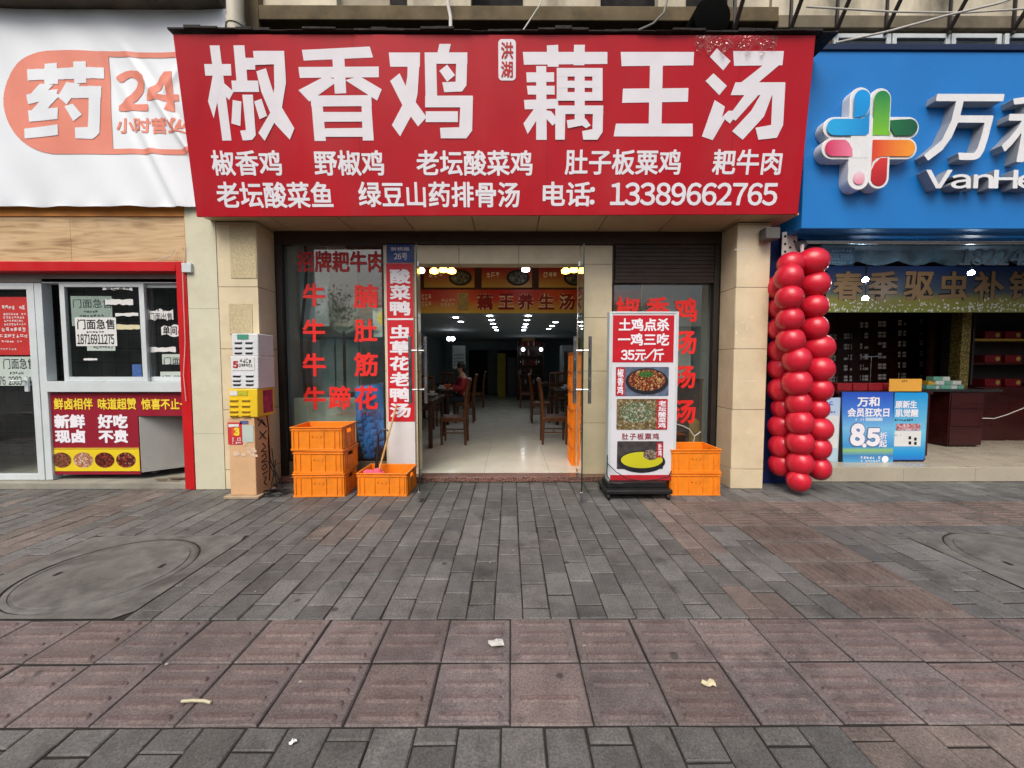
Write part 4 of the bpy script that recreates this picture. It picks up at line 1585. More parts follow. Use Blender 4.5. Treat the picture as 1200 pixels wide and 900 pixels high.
MB().tube(pts[1:], .009, 10).build('hook_handle', M('grey_handle', (70, 70, 72), .3, .1), um)
MB().tube([pts[0], (Vector(pts[0]) * .85 + Vector(pts[1]) * .15), (Vector(pts[0]) * .3 + Vector(pts[1]) * .7), pts[1]], [.008, .022, .018, .010], 10).build('furled_cloth', CABLE, um)

# ================================================================== MENU STAND
YL = 4.15
FL = VPL(YL)
ms = thing('menu_light_box', 'wheeled upright menu light box with dish pictures right of the door', 'sign', (1.35, 4.2, 0))
SHEET = M('menu_white', (218, 218, 224), .35, .03)
panel('panel', FL, (714.5, 366.5, 792, 563), SHEET, ms, -.10, 0, bevel=.004)
a0, b0, a1, b1 = FL.box(714.5, 366.5, 792, 563)
f_ = MB()
for (xa, xb, za, zb) in ((a0 - .012, a0 + .014, b0, b1 + .012), (a1 - .014, a1 + .012, b0, b1 + .012), (a0 + .0145, a1 - .0145, b1 - .008, b1 + .012)):
    f_.fbox(FL, xa, xb, za, zb, -.105, .006)
f_.build('frame', ALU, ms, bevel=.002)
panel('red_header', FL, (718, 369.5, 789.5, 424.5), M('menu_red', (196, 26, 40), .4, .05), ms, .001, .003)
lettering('lettering', '', FL, None, WHITE, ms, .028, 44, h=.005, lines=[('土鸡点杀', (725, 373, 784, 388)), ('一鸡三吃', (724, 390.5, 784, 405)), ('35元/斤', (727.5, 408.5, 778, 423))])
TAG = M('tag_red', (186, 34, 46), .45, .05)


def pic(bx, mat, tagbx, word, bowl=None):
    pc = panel('dish_picture', FL, bx, mat, ms, .001, .003, r=.012)
    if bowl:
        for rr, mm, hh in bowl:
            MB().flat(FL, [FL.px(*q) for q in ell(rr[0], rr[1], rr[2], rr[3], 36)][::-1], hh).build('printed_bowl', mm, pc)
    if tagbx:
        tg = panel('tag', FL, tagbx, TAG, pc, .0045, .0055)
        lettering('lettering', word, FL, (tagbx[0] + 1.5, tagbx[1] + 1.5, tagbx[2] - 1.5, tagbx[3] - 1.5), WHITE, tg, .022, 36, h=.008, vertical=True)


FOOD1 = dish('chicken_print', [(150, 60, 34), (196, 140, 84), (120, 34, 24), (214, 176, 120), (90, 40, 22), (176, 96, 50)], 75)
GREENS = dish('herb_print', [(70, 120, 50), (96, 150, 70), (50, 96, 40)], 130)
FOOD2 = dish('sour_fish_print', [(136, 118, 76), (160, 140, 96), (116, 100, 62), (190, 180, 150), (120, 96, 56)], 45)
FOOD2B = dish('sour_fish_herb', [(110, 140, 100), (196, 200, 180), (84, 112, 76), (160, 160, 130), (130, 112, 76)], 70)
TABLEP = M('table_print', (96, 108, 130), .4, .3, 20)
CHAR = M('bowl_black_print', (34, 36, 44), .4, .15)
pic((721.5, 430, 783.5, 464), TABLEP, (721.7, 430.5, 732, 463.5), '椒香鸡', [((758, 447, 25, 15.5), CHAR, .0035), ((758, 445.5, 21.5, 12.5), FOOD1, .004), ((757, 438.5, 9, 3.6), GREENS, .0045)])
pic((722.5, 467.4, 782, 503.5), FOOD2, (769.5, 468, 782, 503), '老坛酸菜鸡', [((746, 483, 20, 12.5), FOOD2B, .004)])
lettering('lettering', '肚子板粟鸡', FL, (728.5, 507.5, 772, 515), M('maroon_print', (140, 44, 56), .5, .05), ms, .012, 40, h=.005, gap=.1)
YSOUP = M('yellow_soup_print', (200, 196, 40), .35, .05)
pic((723, 517, 777, 549.5), M('grey_bowl_print', (70, 66, 66), .4, .3, 14), (769.5, 518.5, 776.7, 536), '肚鸡', [((752, 541, 27.5, 13), CHAR, .0035), ((752, 539, 24.5, 9.5), YSOUP, .0042), ((762.5, 533, 9, 6), dish('meat_print', [(150, 130, 110), (90, 76, 64), (190, 176, 160)], 80), .0048)])
panel('red_footer', FL, (714.5, 556.5, 788, 562.5), TAG, ms, .001, .003)
bs = MB()
bs.prism(Fr((0, 0, 0), (1, 0, 0), (0, 1, 0)), rrect(.97, 3.99, 1.66, 4.40, .03), .062, .10)
bs.prism(Fr((0, 0, 0), (1, 0, 0), (0, 1, 0)), rrect(1.0, 4.08, 1.63, 4.32, .03), .1005, .16)
bs.build('base_tray', M('black_plastic', (30, 30, 32), .45, .15, 8, dirt=.2), ms, bevel=.006)
for x, y in ((1.0, 4.02), (1.61, 4.02), (1.0, 4.36), (1.61, 4.36)):
    MB().lathe([(.028, -.012), (.03, -.008), (.03, .008), (.028, .012)], (x, y - .01, .03), 18, axis=(1, 0, .1)).build('castor', BLACK, ms)
    MB().box(x - .016, x + .016, y - .012, y + .012, .0605, .064).build('castor_plate', STEEL, ms)
cbm = MB()
cbm.tube([at(712, 543, 4.12), at(722, 553, 4.08), at(735, 561, 4.06), at(752, 563.5, 4.05), at(770, 562, 4.05), at(783, 558.5, 4.07), at(787, 552, 4.12)], .005, 6)
cbm.tube([at(712, 533, 4.13), at(711.5, 545, 4.11), at(711, 556, 4.1), at(716, 566, 4.07), at(730, 567, 4.04)], .005, 6)
cbm.build('power_cord', CABLE, ms)

# ================================================================== UTILITY CABINET (left of the crates)
YC0 = 4.08
uc = thing('utility_cabinet', 'stepped utility cabinet, tan below, yellow and white vented boxes above, against the left pier', 'cabinet', (-2.75, 4.2, 0))
F0 = VPL(YC0)
xa, xb = at(269, 540, YC0).x, at(299.5, 540, YC0).x
zt_ = at(285, 489, YC0).z
TAN = M('tan_cabinet', (216, 176, 134), .6, .06, 4, dirt=.18, dscale=3, dirtcol=(150, 116, 84))
MB().box(xa, xb, YC0, YP - .003, .03, zt_).build('base', TAN, uc, bevel=.006)
MB().box(xa - .05, xb + .04, YC0 - .04, YP - .003, .0, .029).build('plinth', M('plinth_concrete', (170, 150, 124), .9, .15), uc, bevel=.006)
z1, z2, z3 = zt_ + .001, at(285, 455.5, YC0).z, 0
def ubox(name, pxl, pxr, pyb, pyt, mat, dy, vents, yb):
    a, b = at(pxl, 450, YC0 + dy), at(pxr, 450, YC0 + dy)
    zb, zt2 = yb, at(285, pyt, YC0 + dy).z
    o = MB().box(a.x, b.x, YC0 + dy, YP - .005, zb, zt2).build(name, mat, uc, bevel=.008)
    F = VPL(YC0 + dy)
    vm = M('vent_dark', (48, 46, 44), .7, .1) if 'white' in name else M('vent_ochre', (150, 116, 26), .7, .1)
    for (vx0, vy, vx1) in vents:
        q0, q1 = F.px(vx0, vy + 1.3), F.px(vx1, vy - 1.3)
        vo_ = MB().prism(F, rrect(q0[0], q0[1], q1[0], q1[1], (q1[1] - q0[1]) * .49, 4), .0005, .0025).build('vent', vm, o)
        # hood over the slot
        q0, q1 = F.px(vx0 - .3, vy - .9), F.px(vx1 + .3, vy - 2.2)
        MB().prism(F, rrect(q0[0], q0[1], q1[0], q1[1], (q1[1] - q0[1]) * .49, 4), .003, .010).build('louvre', mat, vo_)
    return zt2
YELB = M('yellow_enamel_box', (232, 196, 44), .4, .05, 5, dirt=.12, dirtcol=(160, 128, 60))
WHB = M('white_enamel_box', (216, 220, 224), .4, .04, 5, dirt=.14, dirtcol=(150, 146, 140))
z2 = ubox('yellow_box', 267.5, 301, 489, 455.8, YELB, -.012, [(269.5 + 14 * k, yy, 279 + 14 * k) for yy in (470, 476.5, 483, 488) for k in (0, 1)], zt_ + .001)
z3 = ubox('white_box', 271, 303, 455, 417.5, WHB, -.004, [(273 + 15 * k, yy, 282 + 15 * k) for yy in (441, 446.5, 451) for k in (0, 1)], z2 + .001)
z4 = ubox('white_upper_box', 273.5, 304, 417, 391, WHB, .012, [(275 + 12.5 * k, yy, 283.5 + 12.5 * k) for yy in (402, 408, 414) for k in (0, 1)], z3 + .001)
F1 = VPL(YC0 - .006)
nt1 = panel('notice', F1, (271.5, 418.5, 298, 434), PAPER, uc, .0, .002)
lettering('lettering', '5', F1, (273, 423, 279.5, 431.5), M('notice_red', (170, 30, 50), .5, .05), nt1, .06, 36, h=.004)
mk = MB()
dashes(mk, F1, 280, 296.5, 428, 4.2, .004, 6, seed=2)
dashes(mk, F1, 281, 295, 422.5, 5, .004, 4, seed=9)
mk.build('small_print', BLACKTXT, nt1, smooth=False)
F2 = VPL(YC0 + .010)
panel('green_sticker', F2, (278, 391.8, 291, 397.5), M('green_print', (70, 150, 122), .5, .05), uc, .0, .003)
F3 = VPL(YC0 - .0145)
panel('sticker', F3, (269.5, 458, 278, 463.5), PAPER, uc, .0, .002)
panel('sticker', F3, (279, 458, 290, 463.5), M('lime_print', (190, 190, 50), .5, .2, 60), uc, .0, .002)
F4 = VPL(YC0 - .002)
for bx, mt in (((267, 495, 284, 521), M('red_bill', (200, 50, 54), .7, .1)), ((281, 493, 291, 497), M('blue_bill', (90, 100, 150), .7, .15)), ((284, 498, 297, 518), GREYPAPER)):
    panel('flyer', F4, bx, mt, uc, .0, .0015)
panel('flyer', F4, (268, 497, 280, 500.5), PAPER, uc, .002, .0035)
fl3 = panel('flyer', F4, (271.5, 500, 282, 511), M('orange_bill', (214, 84, 50), .7, .05), uc, .002, .0035)
lettering('lettering', '3', F4, (274.5, 501, 281, 510.5), YELLOW, fl3, .07, 36, h=.0055)
mk = MB()
dashes(mk, F4, 272, 283, 514.5, 4, .003, 4, seed=3)
dashes(mk, F4, 272, 283, 518.5, 3, .003, 5, seed=5)
mk.build('small_print', PAPER, uc, smooth=False)
rm = MB()
rn = random.Random(2)
for k in range(16):
    q = F4.px(rn.uniform(270, 297), rn.uniform(517, 536))
    w_, h_ = rn.uniform(.02, .07), rn.uniform(.01, .04)
    rm.flat(F4, [(q[0], q[1]), (q[0] + w_, q[1] + rn.uniform(-.01, .01)), (q[0] + w_ * .9, q[1] + h_), (q[0] - .01, q[1] + h_ * .8)], .0005 + .0001 * k)
rm.build('torn_paper', M('torn_paper', (222, 196, 170), .9, .1), uc, smooth=False)
# right side: pink sticker and brush graffiti
FSd = Fr((xb, 0, 0), (0, 1, 0), (0, 0, 1))
sdx = Fr((at(301, 450, YC0 - .012).x, 0, 0), (0, 1, 0), (0, 0, 1))
a0, a1 = 4.14, 4.34
panel('pink_sticker', sdx, (4.16, z1 + .03, 4.33, z2 - .02), M('magenta_print', (170, 50, 90), .6, .35, 25), uc, .0, .002, ab=True)
gf = MB()
FSd = Fr((xb, 0, 0), (0, 1, 0), (0, 0, 1))
strokes = [[(4.14, .74), (4.20, .80), (4.26, .73)], [(4.13, .82), (4.28, .71)], [(4.15, .60), (4.27, .67)], [(4.16, .68), (4.26, .58)], [(4.20, .55), (4.25, .50), (4.18, .47)], [(4.17, .47), (4.27, .44)], [(4.18, .41), (4.24, .43), (4.26, .38), (4.18, .36)],
           [(4.17, .35), (4.27, .34)], [(4.18, .30), (4.23, .32), (4.26, .28), (4.20, .26), (4.17, .29)], [(4.18, .22), (4.27, .23)], [(4.2, .19), (4.25, .17), (4.2, .12), (4.25, .09)], [(4.29, .83), (4.31, .70), (4.30, .5), (4.315, .3), (4.30, .12)]]
for s_ in strokes:
    gf.tube([FSd.P(a, b, .0035) for a, b in s_], .0055, 5)
gf.build('graffiti', BLACK, uc)
# black cable heap behind the cabinet
ch_ = MB()
rn = random.Random(4)
for k in range(4):
    pts = []
    x0, y0 = at(312 + 4 * k, 500, 4.34).x, 4.33 - .012 * k
    pts.append((x0, y0, .75 - .14 * k))
    pts.append((x0 + .02, y0 - .02, .35))
    for j in range(12):
        a_ = j * .75 + k
        pts.append((x0 + .12 + .14 * math.cos(a_) + rn.uniform(-.02, .02), 4.18 + .09 * math.sin(a_), .006 + .006 * k + .002 * j))
    ch_.tube(pts, .005, 6)
tag(ch_.build('cable_heap', CABLE), 'tangle of black cables on the ground beside the utility cabinet', 'cables')

# ================================================================== PALE STRIP WALL + LEFT KIOSK
STRIP = M('pale_green_render', (208, 206, 182), .7, .06, 2, dirt=.3, dscale=2.2, dirtcol=(150, 140, 112), bump=.05, bscale=20)
ps = MB()
zs = [0, .62, 1.98, 3.15]
for k in range(3):
    ps.box(-3.472, -3.148, YP - .006, YP + .25, zs[k] + .001, zs[k + 1] - .001)
tag(ps.build('wall_strip', STRIP, bevel=.002), 'narrow pale green wall strip between the red kiosk post and the left pier', 'wall')
jb = MB().box(-3.50, -3.40, YP - .04, YP - .008, at(234, 320, YP).z, at(234, 309, YP).z)
tag(jb.build('junction_box', ALU, bevel=.004), 'small white junction box on the pale wall strip by the red post', 'box')

ki = thing('kiosk_building', 'left kiosk shop front with red frame, wood cladding and white sliding window', 'building', (-5.0, 4.5, 0))
REDP = M('red_painted_steel', (196, 24, 30), .4, .06, 3, dirt=.12, dirtcol=(110, 30, 26))
YK = 4.50
XK1, XK0 = -3.478, -8.6
kf = MB()
zbt, zbb = at(110, 306.5, YP).z, at(110, 318, YP).z
kf.box(XK1 - .11, XK1, YP - .01, YP + .12, 0, zbt)
kf.box(XK0, XK1 - .111, YP - .01, YP + .12, zbb, zbt)
kf.build('red_frame', REDP, ki, bevel=.006)
# wood cladding with grain, orange strip
m, t, p = base('wood_cladding')
c = coords(t, 'Object', (.5, 1, 5))
wv = N(t, 'ShaderNodeTexNoise')
wv.inputs['Scale'].default_value = 3.2
wv.inputs['Detail'].default_value = 8
wv.inputs['Distortion'].default_value = 1.6
t.links.new(c, wv.inputs['Vector'])
t.links.new(ramp(t, wv.outputs[0], [(.25, L3((150, 116, 80))), (.5, L3((198, 168, 126))), (.75, L3((214, 188, 150)))]), p.inputs['Base Color'])
p.inputs['Roughness'].default_value = .5
CLAD = m
zo0, zo1 = at(110, 253, YP).z, at(110, 242, YP).z + .06
kw = MB()
xj = [XK0, -6.0, -4.72, XK1 - .004]
for k in range(3):
    kw.box(xj[k] + .001, xj[k + 1] - .001, YP + .02, YP + .05, zbt + .001, zo0 - .001)
kw.build('wood_cladding', CLAD, ki, bevel=.002)
MB().box(XK0, XK1 - .004, YP + .005, YP + .05, zo0, zo1).build('orange_trim', M('orange_laminate', (214, 140, 66), .45, .06), ki, bevel=.002)
MB().box(XK1 - .002, XK1 + .006, YP - .004, YP + .03, zbt + .001, zo1).build('corner_trim', M('orange_white_trim', (210, 150, 90), .5, .3, 3), ki)
# body
KB = M('kiosk_inside', (58, 60, 60), .8, .15)
kb_ = MB()
kb_.box(XK0, XK1 - .002, YK + 2.2, YK + 2.3, .0, 2.6)
kb_.box(XK1 - .055, XK1 - .002, YK + .05, YK + 2.2, .0, 2.6)
kb_.box(XK0, XK0 + .1, YK + .05, YK + 2.2, .0, 2.6)
kb_.box(XK0, XK1 - .002, YP + .13, YK + 2.2, zbb + .02, zbb + .12)
kb_.build('inner_walls', KB, ki)
m, t, p = base('dark_wall_tiles')
c = coords(t, 'Object')
bk = N(t, 'ShaderNodeTexBrick')
bk.offset = 0
bk.inputs['Scale'].default_value = 1
bk.inputs['Brick Width'].default_value = .2
bk.inputs['Row Height'].default_value = .2
bk.inputs['Mortar Size'].default_value = .006
bk.inputs['Color1'].default_value = (.085, .09, .09, 1)
bk.inputs['Color2'].default_value = (.11, .115, .113, 1)
bk.inputs['Mortar'].default_value = (.02, .02, .02, 1)
mp_ = N(t, 'ShaderNodeMapping')
mp_.inputs['Rotation'].default_value = (R(90), 0, 0)
t.links.new(c, mp_.inputs[0])
t.links.new(mp_.outputs[0], bk.inputs[0])
t.links.new(bk.outputs[0], p.inputs['Base Color'])
p.inputs['Roughness'].default_value = .35
MB().box(XK0 + .11, XK1 - .06, YK + 1.2, YK + 1.25, .0, 2.4).build('tiled_partition', m, ki)
MB().box(XK0, XK1 - .12, YP + .01, YK + 2.2, -.0, .07).build('doorstep', M('kiosk_step', (150, 148, 136), .75, .1, 5, dirt=.3), ki, bevel=.005)
MB().box(XK0, XK1 - .112, YK - .02, YK + .1, at(110, 331, YK).z, zbb + .04).build('head_shade_panel', M('head_shade_grey', (150, 146, 140), .6, .08, dirt=.25), ki)  # grey strip stands for the shade under the red beam
FK = VPL(YK)
def kbox(name, bx, mat, parent, h0, h1, bevel=.003):
    return panel(name, FK, bx, mat, parent, h0, h1, bevel=bevel)
# door
kd = thing('tmp', None, None, (0, 0, 0))
bpy.data.objects.remove(kd)
a0, b0, a1, b1 = FK.box(-40, 331, 54, 557)
dz0 = .075
dr = MB()
xs_l, xs_r = FK.px(38.5, 407)[0], FK.px(46.8, 407)[0]
ztop = FK.px(20, 332)[1]
xl = xs_l - .98
dr.box(xs_l, xs_r, YK - .03, YK + .02, dz0, ztop)
dr.box(xl - .1, xl, YK - .03, YK + .02, dz0, ztop)
dr.box(xl + .001, xs_l - .001, YK - .028, YK + .018, dz0, dz0 + .07)
dr.box(xl + .001, xs_l - .001, YK - .028, YK + .018, ztop - .07, ztop)
kdo = dr.build('door', ALU, ki, bevel=.004)
MB().box(xl + .001, xs_l - .001, YK - .004, YK + .004, dz0 + .071, ztop - .071).build('door_glass', GLASS, kdo)
MB().box(XK0 + .11, xl - .102, YK - .01, YK + .06, .071, ztop + .02).build('side_panel', STRIP, ki, bevel=.003)
hh = MB()
q = FK.px(36.5, 446)
hh.box(q[0] - .02, q[0] + .02, YK - .05, YK - .031, q[1] - .12, q[1] + .04)
hh.tube([(q[0], YK - .055, q[1]), (q[0], YK - .09, q[1]), (q[0] - .11, YK - .09, q[1])], .011, 8)
hh.build('handle', ALU, kdo, bevel=.003)
# post between door and window, then window frame and sashes
wf = MB()
xp0, xp1 = FK.px(47, 407)[0], FK.px(55.5, 407)[0]
zs0, zs1 = FK.px(140, 459)[1], FK.px(140, 447)[1]
wf.box(xp0 + .001, xp1, YK - .025, YK + .08, dz0, ztop)
wf.box(xp1 + .001, XK1 - .113, YK - .05, YK + .08, zs0, zs1)
wf.box(xp1 + .001, XK1 - .113, YK - .02, YK + .08, ztop - .001, ztop + .05)
wfo = wf.build('window_frame', ALU, ki, bevel=.004)
def sash(x0p, x1p, yy, fw=.045):
    x0, x1 = FK.px(x0p, 400)[0], FK.px(x1p, 400)[0]
    s_ = MB()
    zb, zt2 = zs1 + .002, ztop - .003
    s_.box(x0, x0 + fw, yy, yy + .035, zb, zt2)
    s_.box(x1 - fw, x1, yy, yy + .035, zb, zt2)
    s_.box(x0 + fw + .0005, x1 - fw - .0005, yy, yy + .035, zb, zb + .05)
    s_.box(x0 + fw + .0005, x1 - fw - .0005, yy, yy + .035, zt2 - .04, zt2)
    o = s_.build('sliding_sash', ALU, ki, bevel=.003)
    MB().box(x0 + fw + .001, x1 - fw - .001, yy + .014, yy + .02, zb + .051, zt2 - .041).build('pane', GLASS, o)
    return o
sash(75, 173, YK - .02, .055)
sash(165, 232, YK + .022, .05)
# counter front: red printed panel with gap at the right
RP = M('maroon_print_panel', (146, 26, 46), .45, .06, 3, dirt=.08)
xg = FK.px(163, 520)[0]
zc0, zc1 = FK.px(110, 556)[1], FK.px(140, 460.5)[1]
zg = FK.px(190, 487.5)[1]
cf = MB()
cf.prism(FK, [(xp1, zc0), (xg, zc0), (xg, zg), (XK1 - .114, zg), (XK1 - .114, zc1), (xp1, zc1)], -.012, .0)
cfo = cf.build('counter_front', RP, ki, bevel=.002)
a0, b0, a1, b1 = FK.box(56, 526.5, 163, 552)
MB().fbox(FK, xp1 + .005, xg - .002, b0, b1, .001, .003).build('yellow_band', M('yellow_band', (232, 206, 40), .45, .05), cfo)
MB().fbox(FK, xp1 + .005, xg - .002, b1 + .008, b1 + .016, .001, .003).build('yellow_line', YELLOW, cfo)
lettering('lettering', '', FK, None, YELLOW, cfo, .026, 40, h=.004, lines=[('鲜卤相伴', (63.5, 466.5, 109, 480)), ('味道超赞', (115, 466.5, 160, 480)), ('惊喜不止一', (166, 467, 222, 480))])
lettering('lettering', '', FK, None, WHITE, cfo, .045, 48, h=.004, lines=[('新鲜', (64, 485.5, 100, 502)), ('好吃', (115, 485.5, 150, 502)), ('现卤', (65, 503.5, 100.5, 519)), ('不贵', (116, 503.5, 150.5, 519))])
MEAT = [dish('braised_meat_print', [(120, 60, 44), (170, 100, 74), (90, 80, 40), (150, 80, 60)], 55), dish('shrimp_print', [(220, 170, 140), (196, 120, 84), (232, 200, 176)], 55), dish('dark_meat_print', [(120, 34, 26), (80, 24, 20), (160, 70, 50)], 55), dish('chilli_print', [(150, 40, 30), (70, 30, 24), (190, 120, 90), (110, 30, 26)], 55)]
for k, x in enumerate((72.5, 98, 123, 148)):
    q0, q1 = FK.px(x - 11, 548), FK.px(x + 11, 530)
    MB().flat(FK, ell((q0[0] + q1[0]) / 2, (q0[1] + q1[1]) / 2, abs(q1[0] - q0[0]) / 2, abs(q1[1] - q0[1]) / 2), .0045).build('dish_picture', MEAT[k], cfo)
# open hatch: pale leaf swung inwards
hq = MB()
F = Fr((xg + .004, YK + .01, 0), (.62, .52, 0), (0, 0, 1))
hq.fbox(F, 0, .8, zc0 + .02, zg - .01, -.01, .01)
hq.build('hatch_leaf', M('pale_hatch', (176, 178, 172), .6, .06, 3, dirt=.2), ki, bevel=.003)
br = MB()
rn = random.Random(6)
for k in range(7):
    x, y = xg + rn.uniform(.05, .45), YK - rn.uniform(.0, .10)
    br.box(x, x + rn.uniform(.05, .2), y, y + .03, .071 + .004 * k, .074 + .004 * k)
tag(br.build('broken_skirting', M('broken_board', (120, 104, 84), .8, .2)), 'broken skirting scraps on the kiosk step below the open hatch', 'debris')

lw_ = MB()
lw_.tube([at(205, 292, YP - .01), at(200, 300, YP - .02), at(190, 303, YP - .02), at(183, 306, YP - .01)], .004, 5)
lw_.tube([at(217, 288, YP - .02), at(214, 320, YP - .03), at(215, 350, YP - .03), at(217, 400, YP - .03), at(215, 440, YP - .03), at(218, 470, YP - .03)], .0035, 5)
tag(lw_.build('loose_wire', WHITECABLE), 'thin loose wires dangling on the wood cladding and red kiosk post', 'wire')
# notices on the kiosk glass
def notice(bx, label, mat, texts, Y, ragged=False, marks=()):
    F = VPL(Y)
    a0, b0, a1, b1 = F.box(*bx)
    th = thing('notice', label, 'notice', (F.P((a0 + a1) / 2, b0)), 'notices on the kiosk glass')
    mb = MB()
    if ragged:
        rn = random.Random(int(bx[0] * 7 + bx[1]))
        pl = []
        for k in range(9):
            pl.append((a0 + (a1 - a0) * k / 8, b0 + rn.uniform(0, .25) * (b1 - b0)))
        for k in range(9):
            pl.append((a1 - (a1 - a0) * k / 8, b1 - rn.uniform(0, .25) * (b1 - b0)))
        mb.flat(F, pl, 0)
    else:
        mb.fbox(F, a0, a1, b0, b1, -.0008, .0)
    mb.build('sheet', mat, th, smooth=False)
    for body, tb, mt, of in texts:
        lettering('lettering', body, F, tb, mt, th, of, 36, h=.0012)
    if marks:
        for (x0, x1, y, hg, n) in marks:
            mk = MB()
            dashes(mk, F, x0, x1, y, hg, .0012, n, seed=int(x0 + y))
            mk.build('text_line', BLACKTXT if mat is not REDBILL else PAPER, th, smooth=False)
    return th
REDBILL = M('red_poster', (190, 50, 48), .5, .06)
YN = YK - .010
YN2 = YK + .032
notice((-30, 348, 39.5, 416), 'red recruitment poster with white lines on the kiosk door', REDBILL, [], YK - .006, marks=[(2, 30, 360, 5, 7), (4, 31, 368, 2.5, 9), (4, 29, 372, 2.5, 8), (5, 28, 376, 2.5, 8), (5, 31, 380, 2.5, 9), (2, 31, 386, 5, 6), (0, 33, 393.5, 4, 7), (2, 26, 400, 2.5, 8), (0, 27, 409, 2, 8)])
notice((-30, 418, 41, 452), 'sun-faded shop-for-sale notice under the red poster on the kiosk door', GREYPAPER, [('门面急售', (4, 420, 41, 432.5), BLACKTXT, .005), ('76 2383 44', (-1, 441, 37, 451), BLACKTXT, .006)], YK - .0065, marks=[(11, 28, 437, 3, 5)])
notice((83.5, 347, 131.5, 382), 'faded grey shop-for-sale notice behind a newer one in the kiosk window', GREYPAPER, [('门面急售', (85.5, 350.5, 131, 361), BLACKTXT, .0)], YK + .004, marks=[(98, 115, 365, 3, 5), (93, 122, 370, 3, 7)])
notice((88.5, 372, 136.5, 405.5), 'bold black shop-for-sale notice with a phone number in the kiosk window', PAPER, [('门面急售', (90.5, 374, 134.5, 386), BLACKTXT, .016), ('18716911275', (90.5, 391.5, 134, 403.5), BLACKTXT, .018)], YN - .002, marks=[(101, 123, 389, 2.5, 6)])
notice((102, 404, 135, 411), 'faded paper edge sticking out below the bold notice', GREYPAPER, [], YN + .001, marks=[(106, 133, 407, 3, 8)])
notice((120, 332.5, 155, 341), 'cut off notice at the top of the kiosk window', PAPER, [], YN + .001, True, marks=[(124, 153, 337, 5, 4)])
notice((123, 350, 156, 358), 'torn white strip high in the kiosk window, right of the faded notice', PAPER, [], YN + .001, True)
notice((135, 366, 162, 371), 'thin torn white strip in the middle of the kiosk window', PAPER, [], YN + .001, True)
notice((136, 379.5, 164, 387), 'yellowed torn strip in the kiosk window beside the phone number', M('yellowed_paper', (214, 208, 170), .8, .06), [], YN + .001, True)
notice((98, 419.5, 114, 422.5), 'small torn scrap low in the kiosk window', PAPER, [], YN + .001, True)
notice((155, 427, 166, 441.5), 'small blue square sticker at the lower right of the kiosk window', M('blue_sticker', (70, 104, 164), .5, .3, 40), [], YN + .001)
notice((173, 361, 203, 377), 'rounded torn for-sale notice on the right kiosk sash', PAPER, [('门面出售', (175, 366.5, 202, 375.5), BLACKTXT, .004)], YN2, True, marks=[(177, 200, 363.5, 2.5, 7)])
notice((189, 380, 219, 395), 'badly torn bold notice on the right kiosk sash', PAPER, [('单间出', (191, 382, 216, 392.5), BLACKTXT, .02)], YN2, True)
notice((174, 406, 206, 413), 'torn white strips in the middle of the right kiosk sash', PAPER, [], YN2, True)
notice((190, 415, 232, 427), 'pale for-sale notice on the right kiosk sash, cut by the red post', GREYPAPER, [('门面出售', (192, 418.5, 232, 427), BLACKTXT, .004)], YN2)
notice((188, 435.5, 232, 448), 'pale phone number notice at the bottom of the right kiosk sash', GREYPAPER, [('173 6334 5', (190, 440, 224, 446.5), BLACKTXT, .008)], YN2)
# post seen inside kiosk and yellow packets on the sill
o = MB().box(FK.px(146, 400)[0], FK.px(152, 400)[0], YK + .25, YK + .30, .071, 2.3).build('steel_post', ALU, bevel=.004)
tag(o, 'slim steel post standing inside the kiosk behind the glass', 'post')
for k, (x, mt) in enumerate(((93, YELLOW), (106, M('green_packet', (120, 130, 50), .5, .2)), (138, M('ochre_packet', (190, 160, 60), .5, .2)))):
    q = at(x, 447, YK + .12)
    s_ = MB()
    s_.ball((q.x, YK + .14, q.z + .02), .08, .03, .022, 12, 8)
    tag(s_.build('snack_packet', mt), ['yellow', 'greenish', 'ochre'][k] + ' packet lying on the kiosk window sill inside', 'packet', 'packets on the kiosk sill')
sl_ = MB().box(xp1, XK1 - .113, YK + .09, YK + .24, zs0, zs1 - .012).build('inner_sill', ALU, ki)

# ================================================================== WHITE PHARMACY BANNER (left)
def wr(a, b):
    d1 = (a + 3.55) + (b - 3.95) * .62
    d2 = (a + 3.95) + (b - 4.1) * .45
    w_ = .050 * math.exp(-(d1 / .045) ** 2) - .04 * math.exp(-((d1 - .1) / .06) ** 2) + .022 * math.exp(-(d2 / .05) ** 2) - .014 * math.exp(-((d2 + .09) / .06) ** 2)
    w_ *= max(0, min(1, (4.75 - b) / 1.2))
    w_ += .010 * math.sin(2.1 * a + 1.3 * b) + .006 * math.sin(5 * a - 3.1 * b) + .004 * math.sin(11 * a + 7 * b)
    w_ += .005 * math.exp(-(b - 3.06) / .05) * math.sin(17 * a) * (b < 3.4)
    d3 = (a + 3.3) - (b - 4.55) * .9
    w_ += .02 * math.exp(-(d3 / .06) ** 2) * math.exp(-((b - 4.5) / .35) ** 2)
    return w_


